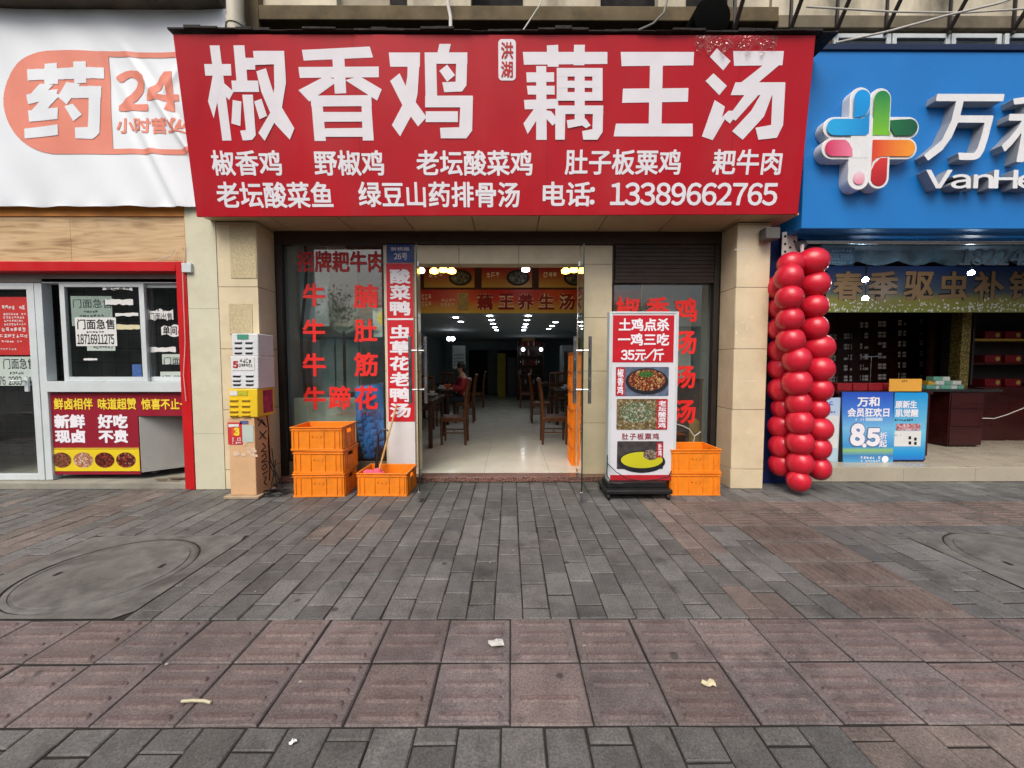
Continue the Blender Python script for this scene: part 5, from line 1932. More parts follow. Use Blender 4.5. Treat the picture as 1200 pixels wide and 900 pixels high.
YB_ = 4.30
FBW = VPL(YB_, wr)
F_ = VPL(YB_)
bz0, bz1 = F_.px(110, 242)[1], F_.px(110, 11)[1]
bxr0, bxr1 = F_.px(248, 242)[0], F_.px(266, 11)[0]
BAN = M('white_tarpaulin', (230, 237, 243), .5, .025, 2, dirt=.05, dirtcol=(170, 176, 180), spec=.4)
wb = thing('white_banner', 'white fabric pharmacy banner with a faded orange capsule emblem at the left', 'banner', (-4.6, YB_, bz0))
bm_ = MB()
nx, ny = 420, 150
ids = []
for j in range(ny + 1):
    tt = j / ny
    xr = bxr0 + (bxr1 - bxr0) * tt
    ids.append(bm_.pts([FBW.P(-8.6 + (xr + 8.6) * (i / nx), bz0 + (bz1 - bz0) * tt + (.003 * math.sin(9 * i / nx * 6) if j == 0 else 0)) for i in range(nx + 1)]))
for j in range(ny):
    for i in range(nx):
        bm_.face([ids[j][i], ids[j][i + 1], ids[j + 1][i + 1], ids[j + 1][i]])
bm_.build('fabric', BAN, wb)
ORG = M('faded_orange_print', (226, 138, 118), .6, .04)


def relief_poly(mb, F, inside, a0, b0, a1, b1, nx, ny, h):
    """fills the cells of a fine grid for which inside() holds, so that a print follows the cloth"""
    ids = [mb.pts([F.P(a0 + (a1 - a0) * i / nx, b0 + (b1 - b0) * j / ny, h) for i in range(nx + 1)]) for j in range(ny + 1)]
    for j in range(ny):
        for i in range(nx):
            if inside(a0 + (a1 - a0) * (i + .5) / nx, b0 + (b1 - b0) * (j + .5) / ny):
                mb.face([ids[j][i], ids[j][i + 1], ids[j + 1][i + 1], ids[j + 1][i]])


ea0, eb0, ea1, eb1 = F_.box(5, 60, 222, 181)
ea1 = ea0 + (eb1 - eb0) * 2.25
rr_ = (eb1 - eb0) / 2
cyy = (eb0 + eb1) / 2
mid_ = F_.px(130, 120)[0]


def pill(a, b, sh=0):
    r_ = rr_ - sh
    ca = min(max(a, ea0 + rr_), ea1 - rr_)
    return (a - ca) ** 2 + (b - cyy) ** 2 < r_ * r_


em = MB()
relief_poly(em, FBW, lambda a, b: pill(a, b) and (a < mid_ or not pill(a, b, .055)), ea0, eb0, ea1, eb1, 420, 210, .004)
em.build('capsule_emblem', ORG, wb)
YAO = '103,248 368,238 368,278 105,288|162,228 205,224 212,300 165,302|265,222 308,220 310,295 268,298|150,300 197,303 152,352 98,352|98,336 212,318 205,352 105,370|180,330 222,338 165,402 108,402|104,392 214,384 212,424 110,432|92,456 212,442 212,478 92,492|240,292 288,300 242,372 212,345|252,308 360,305 360,345 236,350|318,308 360,305 351,470 330,490 272,490 270,452 312,448|235,378 262,368 292,405 265,430'
polys = [[F_.px(*[float(q) / 3 for q in xy.split(',')]) for xy in st_.split()] for st_ in YAO.split('|')]


def in_poly(a, b, P_):
    c_ = False
    for k in range(len(P_)):
        (x1, y1), (x2, y2) = P_[k], P_[k - 1]
        if (y1 > b) != (y2 > b) and a < (x2 - x1) * (b - y1) / (y2 - y1) + x1:
            c_ = not c_
    return c_


yb = F_.box(29, 72, 124, 165)
mb = MB()
relief_poly(mb, FBW, lambda a, b: any(in_poly(a, b, P_) for P_ in polys), *yb, 220, 220, .008)
mb.build('lettering', M('banner_white_print', (226, 232, 238), .5, .03), wb)
lettering('lettering', '', FBW, None, ORG, wb, .03, 48, h=.004, ab=True, lines=[('24', F_.box(137, 82, 209, 130)), ('小时营业', F_.box(137, 138, 216, 157))])
# eave above the banner
ev = MB()
ev.box(-8.6, bxr1 - .03, YB_ - .20, YB_ + .02, bz1 + .01, bz1 + .30)
ev.box(-8.6, bxr1 - .45, YB_ + .2, YB_ + .3, bz0, bz1)
tag(ev.build('kiosk_canopy', M('dark_eave_concrete', (92, 86, 72), .9, .2, 3, dirt=.5, dirtcol=(30, 28, 24)), bevel=.01), 'dark concrete eave above the white banner at the top left', 'canopy')

# ================================================================== BLUE PHARMACY SIGN
YBL = 4.20
FB = VPL(YBL)
bs_ = thing('pharmacy_sign', 'blue pharmacy sign box with a coloured cross emblem at the right', 'sign', (5, YBL, 2.8))
BLUES = M('blue_sign_panel', (30, 118, 194), .35, .05, 1.5, dirt=.08, dscale=1.0, dirtcol=(20, 80, 140))
za, zb_ = FB.px(1060, 268)[1], FB.px(1060, 60)[1]
xl_ = FB.px(939, 268)[0]
MB().box(xl_, 9.2, YBL, YBL + .42, za, zb_).build('box', BLUES, bs_, bevel=.006)
MB().box(xl_ - .02, 9.2, YBL - .02, YBL + .45, zb_ + .001, zb_ + .06).build('top_flashing', M('navy_flashing', (16, 34, 66), .5, .1), bs_, bevel=.004)
WHL = M('white_acrylic', (226, 228, 230), .3, .03, 4, dirt=.12, dscale=3, dirtcol=(150, 150, 150))
GRYS = M('grey_letter_return', (150, 156, 162), .4, .06)
# emblem: white rounded cross with coloured petals
FE = VPL(YBL - .12)
cx_, cy_ = FE.px(1020, 162)
u = (FE.px(1076, 163)[0] - FE.px(963, 163)[0]) / 2
FLT_ = VPL(YBL - .10)


def capsule(x0, y0, x1, y1, r, n=10):
    a_ = math.atan2(y1 - y0, x1 - x0)
    out = []
    for k in range(n + 1):
        t_ = a_ - math.pi / 2 + math.pi * k / n
        out.append((x1 + r * math.cos(t_), y1 + r * math.sin(t_)))
    for k in range(n + 1):
        t_ = a_ + math.pi / 2 + math.pi * k / n
        out.append((x0 + r * math.cos(t_), y0 + r * math.sin(t_)))
    return out


em = MB()
em.fbox(FB, cx_ - .40 * u, cx_ + .40 * u, cy_ - .40 * u, cy_ + .40 * u, .0, .119)
for i, ((x0, y0, x1, y1)) in enumerate(((-.205, .2, -.205, .82), (.205, .2, .205, .80), (-.75, .22, 0, .22), (.80, .22, 0, .22), (-.77, -.20, 0, -.20), (.77, -.20, 0, -.20), (-.205, -.2, -.205, -.82), (.205, -.2, .205, -.80))):
    em.prism(FB, [(cx_ + a * u, cy_ + b * u) for a, b in capsule(x0, y0, x1, y1, .22)], .0, .1 + .0025 * (i + 1))
emo = em.build('cross_emblem', WHL, bs_, bevel=.004)
PET = lambda n, a, b, ax=2: grad(n, [(.0, a), (1, b)], axis=ax)


def arc(x, y, r, t0, t1, n=10):
    return [(x + r * math.cos(R(t0 + (t1 - t0) * k / n)), y + r * math.sin(R(t0 + (t1 - t0) * k / n))) for k in range(n + 1)]


rp_ = .165
shapes = [('upper_blue', arc(-.205, .80, rp_, 0, 180) + [(-.37, .40)] + [(-.20, .43), (-.10, .50), (-.045, .62)], (20, 110, 196), (24, 130, 206), 2),
          ('left_blue', [(-.04, .62), (-.07, .50), (-.17, .40), (-.36, .386)] + arc(-.75, .22, rp_, 90, 270) + [(-.10, .055), (-.04, .11)], (30, 172, 232), (12, 140, 214), 0),
          ('green', arc(.205, .78, rp_, 0, 180) + [(.04, .06), (.42, .06), (.37, .16)], (120, 196, 40), (10, 130, 70), 2),
          ('dark_green', [(.385, .36), (.40, .20), (.50, .055)] + arc(.80, .22, rp_, -90, 90), (14, 110, 56), (10, 84, 56), 0),
          ('pink', arc(-.77, -.20, rp_, 90, 270) + [(-.36, -.365), (-.37, -.22), (-.44, -.10), (-.52, -.035)], (206, 30, 84), (236, 130, 160), 0),
          ('orange', [(.045, -.035)] + [(.045, -.60), (.06, -.48), (.14, -.40), (.26, -.365)] + arc(.77, -.20, rp_, -90, 90), (222, 60, 34), (244, 160, 40), 0),
          ('red', arc(.205, -.80, rp_, 180, 360) + [(.37, -.39), (.22, -.40), (.11, -.50), (.045, -.64)], (170, 10, 26), (216, 50, 44), 2),
          ('pale_pink', arc(-.205, -.82, .12, 180, 360) + [(-.10, -.72), (-.205, -.66), (-.31, -.72)], (228, 130, 160), (236, 214, 222), 2)]
for i, (nm, pl, ca, cb2, ax) in enumerate(shapes):
    mb = MB()
    P_ = [(cx_ + a * u, cy_ + b * u) for a, b in pl]
    ar = sum(P_[k][0] * P_[(k + 1) % len(P_)][1] - P_[(k + 1) % len(P_)][0] * P_[k][1] for k in range(len(P_)))
    if ar < 0:
        P_ = P_[::-1]
    mb.flat(FB, P_, .1225 + .0003 * i)
    mb.build('petal', M('upper_blue_print', (16, 146, 220), .35, .12, 3) if i == 0 else PET(nm + '_petal', ca, cb2, ax), emo, smooth=False)
# raised characters
for ch_, bx in (('万', (1089, 110, 1170, 188)), ('和', (1178, 108, 1262, 190))):
    lettering('lettering', ch_, FLT_, bx, WHL, bs_, .010, 80, h=.0, depth=.10, side=GRYS, slant=.13, sq=False)
lettering('lettering', 'VanHe', FLT_, (1085, 199, 1218, 221), WHL, bs_, .016, 56, h=.0, depth=.10, side=GRYS, sq=False)

# ================================================================== PHARMACY SHOP (right)
ph = thing('pharmacy_building', 'open dark pharmacy shop under the blue sign', 'building', (5.5, 5, 0))
XPH0, XPH1 = 3.20, 9.2
ZF = .17
MB().box(XPH0 - .28, XPH1, 4.62, 10.2, 0.0, ZF - .002).build('step', M('cream_step_tile', (190, 182, 158), .4, .06, 2, dirt=.15), ph, bevel=.004)
fl = MB()
x = XPH0 - .28
while x < XPH1:
    y = 4.622
    while y < 10.2:
        fl.box(x + .0015, min(x + .8, XPH1) - .0015, y, y + .797, ZF - .001, ZF + .004)
        y += .8
    x += .8
x = XPH0 - .28
while x < XPH1:
    fl.box(x + .002, min(x + .85, XPH1) - .002, 4.61, 4.619, .005, ZF - .004)
    x += .85
fl.build('floor', M('pharmacy_floor_tile', (176, 168, 150), .3, .06, 2, dirt=.1), ph, smooth=False)
PW = M('pharmacy_dark_wall', (62, 46, 42), .7, .12)
wl_ = MB()
wl_.box(XPH0 - .3, XPH1, 9.3, 9.4, 0, 3.2)
wl_.box(XPH1 - .1, XPH1, 4.7, 9.3, 0, 3.2)
wl_.box(2.95, 3.05, 4.9, 9.3, 0, 3.2)
wl_.box(2.95, XPH1, 4.75, 9.3, 3.2, 3.3)
wl_.build('walls', PW, ph)
NAVY = M('navy_panel', (24, 40, 96), .45, .1, 2, dirt=.2, dirtcol=(16, 20, 40))
MB().box(2.82, 3.30, 4.55, 4.72, 0, 2.95).build('navy_pillar', NAVY, ph, bevel=.005)
MB().box(3.3, XPH1, 4.58, 4.75, 2.72, 3.2).build('shutter_hood', M('dark_hood', (24, 26, 34), .6, .1), ph)
# shutter roller, motor plate
rz = at(1060, 285, 4.5).z
rl = thing('awning_roller', 'silver roller tube of the rolled awning below the blue sign', 'awning', (5.5, 4.5, rz))
MB().tube([(at(941, 285, 4.45).x, 4.45, rz), (9.2, 4.45, rz)], .028, 16).build('tube', STEEL, rl)
VAL = glass('translucent_plastic', (.50, .66, .82), .8, .34, 1.4, (.20, .38, .52))
va = MB()
xs0, xs1 = at(962, 300, 4.46).x, 9.2
zt1, zb1 = rz - .03, at(1060, 308, 4.46).z
n = 240
tops, bots = [], []
for k in range(n + 1):
    x = xs0 + (xs1 - xs0) * k / n
    ph_ = (x - xs0) / .42
    sc_ = abs(math.sin(math.pi * ph_))
    tops.append((x, 4.452, zt1))
    bots.append((x, 4.46 + .012 * math.sin(7 * x), zb1 - .05 * sc_ + .02))
ti, bi = va.pts(tops), va.pts(bots)
for k in range(n):
    va.face([bi[k], bi[k + 1], ti[k + 1], ti[k]])
vo = va.build('plastic_valance', VAL, rl)
FV = VPL(4.445)
lettering('lettering', '1822429', FV, (1125, 291, 1228, 311), M('grey_marker', (60, 72, 84), .7, .2), vo, .01, 36, h=.0, slant=.1, sq=False)
wp = thing('motor_plate', 'white perforated motor bracket above the balloons', 'bracket', at(925, 290, 4.4))
FM = VPL(4.42)
MB().prism(FM, [FM.px(*q) for q in ((917, 272), (934, 270), (935, 297), (916, 300))][::-1], -.01, .0).build('plate', M('white_enamel_plate', (214, 212, 204), .5, .06, dirt=.25), wp, bevel=.002)
hl = MB()
for q in ((920, 277), (920, 286), (920, 295), (930, 275), (931, 283), (926, 290)):
    c_ = FM.px(*q)
    hl.prism(FM, ell(c_[0], c_[1], .014, .014, 12), .0005, .0015)
hl.build('hole', BLACK, wp)
MB().tube([at(934, 288, 4.40), at(941, 286, 4.44)], .045, 16).build('motor_head', M('grey_motor', (120, 120, 118), .4, .15), wp)
sx_ = MB().box(at(889, 275, 4.35).x, at(905, 275, 4.35).x, 4.22, 4.34, at(897, 283, 4.33).z, at(897, 270, 4.33).z)
tag(sx_.build('alarm_box', M('grey_box', (86, 84, 80), .5, .1), bevel=.004), 'small grey alarm box at the top of the right pier', 'box')
# phone plate
pt = thing('phone_plate', 'small blue plate with a white phone number behind the balloons', 'plate', at(985, 310, 4.56))
FPt = VPL(4.57)
panel('plate', FPt, (964, 289.5, 1001.5, 310.5), M('dull_blue_plate', (70, 106, 134), .5, .06), pt, -.008, 0, r=.02)
lettering('lettering', '28313889', FPt, (968, 297.5, 999, 304.5), WHITE, pt, .02, 40, h=.002, sq=False)
mk = MB()
dashes(mk, FPt, 974, 999, 294, 3.2, .002, 6, seed=1)
dashes(mk, FPt, 970, 999, 307.5, 3, .002, 8, seed=2)
mk.build('small_print', WHITE, pt, smooth=False)

# banner inside pharmacy
YPB = 5.45
FPB = VPL(YPB)
hb_ = thing('spring_banner', 'hanging banner with brown characters and a flower border inside the pharmacy', 'banner', at(1090, 365, YPB))
bgm = grad('meadow_print', [(0, (150, 156, 62)), (.28, (160, 150, 66)), (.45, (84, 96, 110)), (1, (40, 66, 120))])
b_ = FPB.box(968, 312, 1240, 366)
MB().fbox(FPB, b_[0], 9.0, b_[1], b_[3], -.004, .0).build('sheet', bgm, hb_)
BRW = M('brown_character', (168, 134, 96), .4, .08)
ln = [(c_, (x_, 318, x_ + 35, 352)) for c_, x_ in zip('春季驱虫补钙', (976, 1017, 1059, 1100, 1141, 1182))]
lettering('letter_outline', '', FPB, None, BLACK, hb_, .06, 40, h=.002, lines=ln)
lettering('lettering', '', FPB, None, BRW, hb_, .026, 40, h=.004, lines=ln)
fw = MB()
rn = random.Random(9)
for k in range(300):
    px_ = rn.uniform(968, 1330)
    q = FPB.px(px_, rn.choice((rn.uniform(355, 365), rn.uniform(350, 365), rn.uniform(359, 365))))
    fw.flat(FPB, ell(q[0], q[1], rn.uniform(.008, .024), rn.uniform(.005, .014), 7, rn.uniform(0, 3)), .002 + .00002 * k)
fw.build('flower_print', M('pale_flower_print', (238, 238, 220), .6, .1), hb_, smooth=False)

# medicine cabinet wall, lattice, gold pillar
YMC = 7.4
FMC = VPL(YMC)
mc = thing('medicine_cabinet', 'dark wooden wall of medicine drawers with white label cards', 'cabinet', at(1030, 470, YMC))
b_ = FMC.box(950, 362, 1086, 470)
mb = MB()
mb.box(b_[0], b_[2], YMC, YMC + .4, ZF + .005, FMC.px(1030, 350)[1])
for k in range(10):
    x = b_[0] + (b_[2] - b_[0]) * k / 9
    mb.box(x - .012, x + .012, YMC - .012, YMC - .001, ZF + .01, b_[3])
mb.build('carcass', MAHOG, mc)
CARDM = M('label_card', (232, 228, 220), .6, .08)
for cxp in (976, 993.5, 1012.5, 1033.5, 1057, 1079.5):
    for r_ in range(7):
        ph0 = 375 + (cxp < 1000) * 12 + r_ * 12.4 + (1079 - cxp) * .06
        lb_ = MB()
        for s_ in ((-1, 1) if cxp < 1070 else (0,)):
            for q_ in (0, 3.6):
                if random.random() < .12:
                    continue
                q0, q1 = FMC.px(cxp + s_ * 2.6 - 2.1, ph0 + q_ + 1.4), FMC.px(cxp + s_ * 2.6 + 2.1, ph0 + q_ - 1.4)
                lb_.fbox(FMC, q0[0], q1[0], q0[1], q1[1], .001, .004)
        if lb_.f:
            lb_.build('label_card', CARDM, mc, smooth=False)
lt = thing('lattice_screen', 'dark wooden lattice panel beside the gold pillar', 'screen', at(1105, 455, 6.9))
FLT = VPL(6.9)
b_ = FLT.box(1087, 366, 1123, 470)
mb = MB()
mb.fbox(FLT, b_[0], b_[2], ZF + .005, b_[3], -.03, 0)
mb.build('panel', MAHOG, lt)
mb = MB()
for i in range(10):
    for j in range(17):
        x0 = b_[0] + .04 + (b_[2] - b_[0] - .08) * i / 10
        z0 = 1.15 + (b_[3] - 1.2) * j / 17
        mb.fbox(FLT, x0, x0 + .025, z0, z0 + .045, .0005, .006)
mb.build('fretwork', M('lattice_brown', (96, 62, 50), .5, .15), lt)
YGP = 6.0
gp_ = MB()
x0, x1 = at(1127, 400, YGP).x, at(1137.5, 400, YGP).x
m, t, p = base('gold_fret')
c = coords(t)
v = N(t, 'ShaderNodeTexVoronoi', feature='DISTANCE_TO_EDGE')
v.inputs['Scale'].default_value = 26
t.links.new(c, v.inputs['Vector'])
t.links.new(ramp(t, v.outputs[0], [(.04, (.10, .07, .015)), (.2, (.34, .26, .07))]), p.inputs['Base Color'])
p.inputs['Metallic'].default_value = .3
p.inputs['Roughness'].default_value = .45
add_bump(t, p, v.outputs[0], .5, .01)
gp_.box(x0, x1, YGP, YGP + .16, ZF + .005, at(1132, 325, YGP).z)
tag(gp_.build('gold_pillar', m, bevel=.006), 'gold patterned pillar in the middle of the pharmacy', 'pillar')
# shelves with red boxes
YSF = 6.3
sf = thing('pharmacy_shelf', 'glass fronted shelf unit of red boxes at the right of the pharmacy', 'shelf', at(1180, 480, YSF))
xa_, xb__ = at(1140, 400, YSF).x, 9.0
mb = MB()
mb.box(xa_, xb__, YSF + .42, YSF + .46, 1.05, 2.5)
mb.box(xa_, xa_ + .03, YSF, YSF + .42, 1.05, 2.5)
mb.build('back_board', M('shelf_back', (52, 46, 44), .6, .1), sf)
for py_, mt in ((397, M('gold_shelf_edge', (170, 140, 60), .4, .1)), (425, MAHOG), (453, MAHOG)):
    z_ = at(1180, py_, YSF).z
    MB().box(xa_ + .031, xb__, YSF, YSF + .415, z_ - .03, z_).build('shelf_board', mt, sf, bevel=.003)
MB().box(xa_, xb__, YSF - .1, YSF + .45, ZF + .005, 1.02).build('base_cabinet', MAHOG, sf, bevel=.005)
RB = M('red_gift_box', (120, 22, 32), .4, .08)
GOLDS = M('gold_seal', (170, 150, 80), .4, .1)
for ri, py_ in enumerate((396.5, 424.5, 452.5)):
    for k, xp in enumerate((1161, 1185)):
        z_ = at(1180, (397, 425, 453)[ri], YSF).z + .001
        q = at(xp, py_, YSF + .08)
        rbx = thing('gift_box', 'red gift box on the ' + ('top', 'middle', 'bottom')[ri] + ' pharmacy shelf, ' + ('nearer the gold pillar' if k == 0 else 'farther from the gold pillar'), 'box', (q.x, YSF + .1, z_), 'red gift boxes on the pharmacy shelf')
        MB().box(q.x - .13, q.x + .13, YSF + .05, YSF + .25, z_, z_ + .12).build('carton', RB, rbx, bevel=.004)
        MB().prism(VPL(YSF + .05), ell(q.x + .07, z_ + .06, .035, .035, 18), .001, .003).build('seal', GOLDS, rbx)
# counter with drawers and boxes on it
YCT = 5.72
ct_ = thing('pharmacy_counter', 'dark red wooden counter with a drawer unit in the pharmacy', 'counter', at(1130, 525, YCT))
x0, x1 = at(1112, 490, YCT).x, at(1151, 490, YCT).x
zt2 = at(1130, 459, YCT).z
mb = MB()
mb.box(x0, x1, YCT, YCT + .55, ZF + .03, zt2)
mb.box(x0 + .03, x1 - .03, YCT + .03, YCT + .5, ZF + .005, ZF + .0295)
mb.build('drawer_unit', MAHOG, ct_, bevel=.005)
dw = MB()
for z0, z1_ in ((ZF + .04, ZF + .30), (ZF + .31, ZF + .56), (ZF + .57, zt2 - .02)):
    dw.box(x0 + .01, x1 - .01, YCT - .014, YCT - .001, z0, z1_)
dw.build('drawer_front', MAHOG, ct_, bevel=.003)
MB().box(at(1000, 470, YCT).x, x0 - .002, YCT + .30, YCT + .55, ZF + .12, zt2 - .002).build('modesty_panel', MAHOG, ct_, bevel=.004)
MB().box(at(985, 470, YCT).x, x1 + .25, YCT - .02, YCT + .62, zt2 + .001, zt2 + .035).build('countertop', M('dark_glass_top', (44, 50, 50), .12, .1), ct_, bevel=.004)
ztp = zt2 + .036
rn = random.Random(12)
TEAL, CARD, YEL2, PUR = M('teal_carton', (110, 172, 150), .5, .15, 30), M('white_carton', (206, 212, 206), .5, .12, 30), M('amber_carton', (214, 168, 60), .5, .12, 20), M('navy_carton', (40, 50, 110), .5, .12, 20)
k = 0
names = {0: ('teal', TEAL), 1: ('white', CARD), 2: ('yellow', YEL2)}
for (xp, lay, mi_) in ((1088, 0, 0), (1096, 0, 1), (1104, 0, 0), (1112, 0, 1), (1121, 0, 0), (1090, 1, 2), (1098, 1, 1), (1107, 1, 0), (1116, 1, 1), (1094, 2, 0), (1103, 2, 1)):
    q = at(xp, 450, YCT + .12)
    nm, mt = names[mi_]
    o = MB().box(-.075, .075, -.05, .05, 0, .058).build('medicine_carton', mt, origin=(0, 0, 0), bevel=.003)
    o.location = (q.x, YCT + .12 + rn.uniform(-.01, .03), ztp + .0595 * lay)
    o.rotation_euler = (0, 0, R(rn.uniform(-14, 14)))
    pos = ORD[k]
    k += 1
    tag(o, nm + ' medicine carton heaped on the counter, ' + ('bottom', 'second', 'top')[lay] + ' layer, ' + {1088: 'nearest the posters', 1096: 'second from the posters', 1104: 'middle', 1112: 'second from the drawer side', 1121: 'at the drawer end', 1090: 'nearest the posters', 1098: 'second from the posters', 1107: 'second from the drawer side', 1116: 'at the drawer end', 1094: 'towards the posters', 1103: 'towards the drawers'}[xp], 'carton', 'medicine cartons on the counter')
# row of red cartons and yellow poster card behind the stands
for k in range(5):
    q = at(986 + 18 * k, 462, 5.3)
    o = MB().box(q.x - .095, q.x + .095, 5.25, 5.4, ZF + .86, at(990, 449, 5.3).z).build('red_carton', M('red_carton', (140, 28, 36), .5, .12, 12), bevel=.004)
    tag(o, 'red carton in the row above the blue posters, ' + ORD[k] + ' from the balloons', 'carton', 'red cartons above the posters')
q0, q1 = at(976, 500, 5.2), at(1088, 500, 5.2)
ds = thing('display_table', 'low dark display table behind the blue posters', 'table', (4.8, 5.3, ZF))
MB().box(q0.x, q1.x, 5.16, 5.5, ZF + .82, ZF + .858).build('tabletop', MAHOG, ds, bevel=.004)
for x in (q0.x + .05, q1.x - .05):
    for y in (5.2, 5.46):
        MB().box(x - .025, x + .025, y - .025, y + .025, ZF + .005, ZF + .819).build('leg', MAHOG, ds)
yp = thing('yellow_card', 'orange-yellow display card standing above the blue posters', 'card', at(1062, 462, 5.15))
FY = VPL(5.14)
panel('card', FY, (1042, 444, 1080, 463), M('amber_card', (232, 170, 70), .5, .05), yp, -.005, 0)
mk = MB()
dashes(mk, FY, 1056, 1064, 446.5, 2.6, .002, 3, seed=1)
mk.build('small_print', BLACKTXT, yp, smooth=False)
# stand lamp / T shaped rod
rd = MB()
q = at(1018, 480, 5.6)
zt3 = at(1018, 418, 5.6).z
rd.tube([(q.x, 5.6, ZF + .02), (q.x, 5.6, zt3)], .008, 8)
rd.tube([at(1009, 418.5, 5.6), at(1030, 417.5, 5.6)], .008, 8)
rd.lathe([(.12, 0), (.12, .015), (.02, .03)], (q.x, 5.6, ZF + .005), 20)
tag(rd.build('display_rod', STEEL), 'thin steel T-shaped display rod behind the posters', 'rod')
SPOT = glow('spot_glow', (245, 250, 255), 75)  # reflected streaks and a bright spot built as lamps, strong to brighten label cards
for px_, py_, Y_, lb in ((1138, 322, 4.86, 'star bright ceiling spot lamp above the gold pillar'), (1014, 330, 4.86, 'upper added lamp for a reflected streak at the left end of the spring banner'), (1014, 352, 4.86, 'lower added lamp for a reflected streak at the left end of the spring banner')):
    q = at(px_, py_, Y_)
    th = thing('glint_lamp', lb, 'lamp', q, 'spot lamps in the pharmacy')
    MB().lathe([(.0, 0), (.028, .005), (.030, .03), (.012, .05)], (q.x, q.y, q.z), 14).build('bulb', SPOT, th)
    MB().tube([(q.x, q.y, q.z + .05), (q.x, q.y, 3.2)], .006, 6).build('cord', CABLE, th)
# posters on frames
YPO = 4.84
FP = VPL(YPO)
PB = grad('blue_poster_print', [(0, (90, 170, 216)), (.12, (60, 130, 190)), (.2, (150, 196, 120)), (.24, (60, 150, 214)), (.5, (120, 190, 232)), (.72, (70, 130, 220)), (1, (40, 80, 190))], var=.03)
po_ = thing('poster_stand', 'blue poster board on the pharmacy step with a large white 8.5', 'poster', at(1016, 543, YPO))
MB().prism(FP, [FP.px(*q) for q in ((988, 544), (1046.5, 544), (1047, 459.5), (987, 459.5))], -.012, 0).build('board', PB, po_)
MB().fbox(FP, FP.px(986, 500)[0], FP.px(1048, 500)[0], ZF + .005, FP.px(1016, 459)[1], -.045, -.013).build('frame', BLACK, po_, bevel=.004)
GSH = M('grey_blue_shadow_print', (96, 110, 150), .5, .05)
lettering('lettering', '', FP, None, WHITE, po_, .03, 40, h=.003, lines=[('万和', (1004.5, 465, 1030.5, 476.5)), ('会员狂欢日', (993, 478, 1042, 488.5))])
for ch_, bx in (('8', (996, 496, 1013.5, 522.5)), ('5', (1015, 501.5, 1031, 523))):
    lettering('letter_outline', ch_, FP, (bx[0] - 1.3, bx[1] - 1, bx[2] + .9, bx[3] + 1.2), GSH, po_, .10, 44, h=.003, sq=False)
    lettering('lettering', ch_, FP, bx, WHITE, po_, .065, 44, h=.005, sq=False)
c_ = FP.px(1012.5, 522)
MB().flat(FP, ell(c_[0], c_[1], .026, .026, 18), .0055).build('lettering', WHITE, po_)
lettering('lettering', '折起', FP, (1030, 506.5, 1039, 524), WHITE, po_, .02, 40, h=.006, vertical=True)
panel('badge', FP, (1014, 489.5, 1034, 493.5), M('pale_badge', (190, 214, 236), .5, .05), po_, .001, .003, r=.01)
mk = MB()
dashes(mk, FP, 1002, 1013, 491.5, 2.6, .003, 4, seed=3)
dashes(mk, FP, 1008, 1032, 536, 3.2, .003, 7, seed=4)
dashes(mk, FP, 1008, 1032, 540, 2.4, .003, 8, seed=5)
c_ = FP.px(1037, 538)
mk.flat(FP, ell(c_[0], c_[1], .042, .042, 18), .0032)
mk.build('small_print', WHITE, po_, smooth=False)
pr_ = thing('poster_stand', 'light blue poster board with rounded corners right of the 8.5 poster', 'poster', at(1066, 543, YPO))
FP2 = VPL(YPO + .015)
b_ = FP2.box(1046, 460, 1085.5, 543)
b_ = (b_[0], ZF + .03, b_[2], b_[3])
MB().prism(FP2, rrect(b_[0] - .02, b_[1] - .025, b_[2] + .02, b_[3] + .012, .04), -.05, -.013).build('frame', BLACK, pr_)
MB().prism(FP2, rrect(*b_, .03), -.012, 0).build('board', grad('cyan_poster', [(0, (36, 110, 200)), (.1, (30, 150, 216)), (.4, (120, 196, 226)), (1, (20, 150, 220))], var=.03), pr_)
lettering('lettering', '', FP2, None, WHITE, pr_, .03, 40, h=.003, lines=[('原新生', (1049, 469.5, 1074.5, 478.5)), ('肌觉醒', (1049, 479.5, 1076, 488.5))])
panel('white_table', FP2, (1048, 505, 1079, 523), PAPER, pr_, .001, .002)
panel('pink_print', FP2, (1050, 496.5, 1078.5, 504.5), dish('pink_print', [(226, 160, 170), (236, 200, 206), (196, 110, 120)], 40), pr_, .001, .002)
mk = MB()
for x_, y_ in ((1066, 513), (1066, 519), (1072.5, 514.5), (1072.5, 519.5)):
    q0, q1 = FP2.px(x_ - 1.6, y_ + 1.8), FP2.px(x_ + 1.6, y_ - 1.8)
    mk.flat(FP2, [(q0[0], q0[1]), (q1[0], q0[1]), (q1[0], q1[1]), (q0[0], q1[1])], .003)
dashes(mk, FP2, 1048, 1070, 492, 2.6, .003, 8, seed=6)
dashes(mk, FP2, 1048, 1056, 510, 1.5, .003, 4, seed=8)
mk.build('small_print', BLACKTXT, pr_, smooth=False)
pl2 = thing('poster_stand', 'pale white and blue poster board just right of the balloons', 'poster', at(975, 543, YPO))
FP3 = VPL(YPO + .03)
b_ = FP3.box(957, 466, 985, 545)
MB().fbox(FP3, b_[0], b_[2], ZF + .006, b_[3], -.012, 0).build('board', grad('pale_poster', [(0, (176, 206, 226)), (.5, (206, 220, 232)), (1, (180, 206, 236))], var=.04), pl2)
panel('white_panel', FP3, (962, 487, 982, 525), PAPER, pl2, .001, .002)
mk = MB()
dashes(mk, FP3, 966, 977, 473, 6, .002, 2, seed=1)
dashes(mk, FP3, 968, 979, 483, 2.5, .003, 4, seed=2)
mk.build('small_print', M('blue_ink', (50, 90, 190), .5, .05), pl2, smooth=False)
cw = MB()
cw.tube([at(1151, 490, 5.68), at(1165, 490.5, 5.66), at(1180, 486, 5.6), at(1200, 478, 5.5), at(1222, 470, 5.4)], .006, 6)
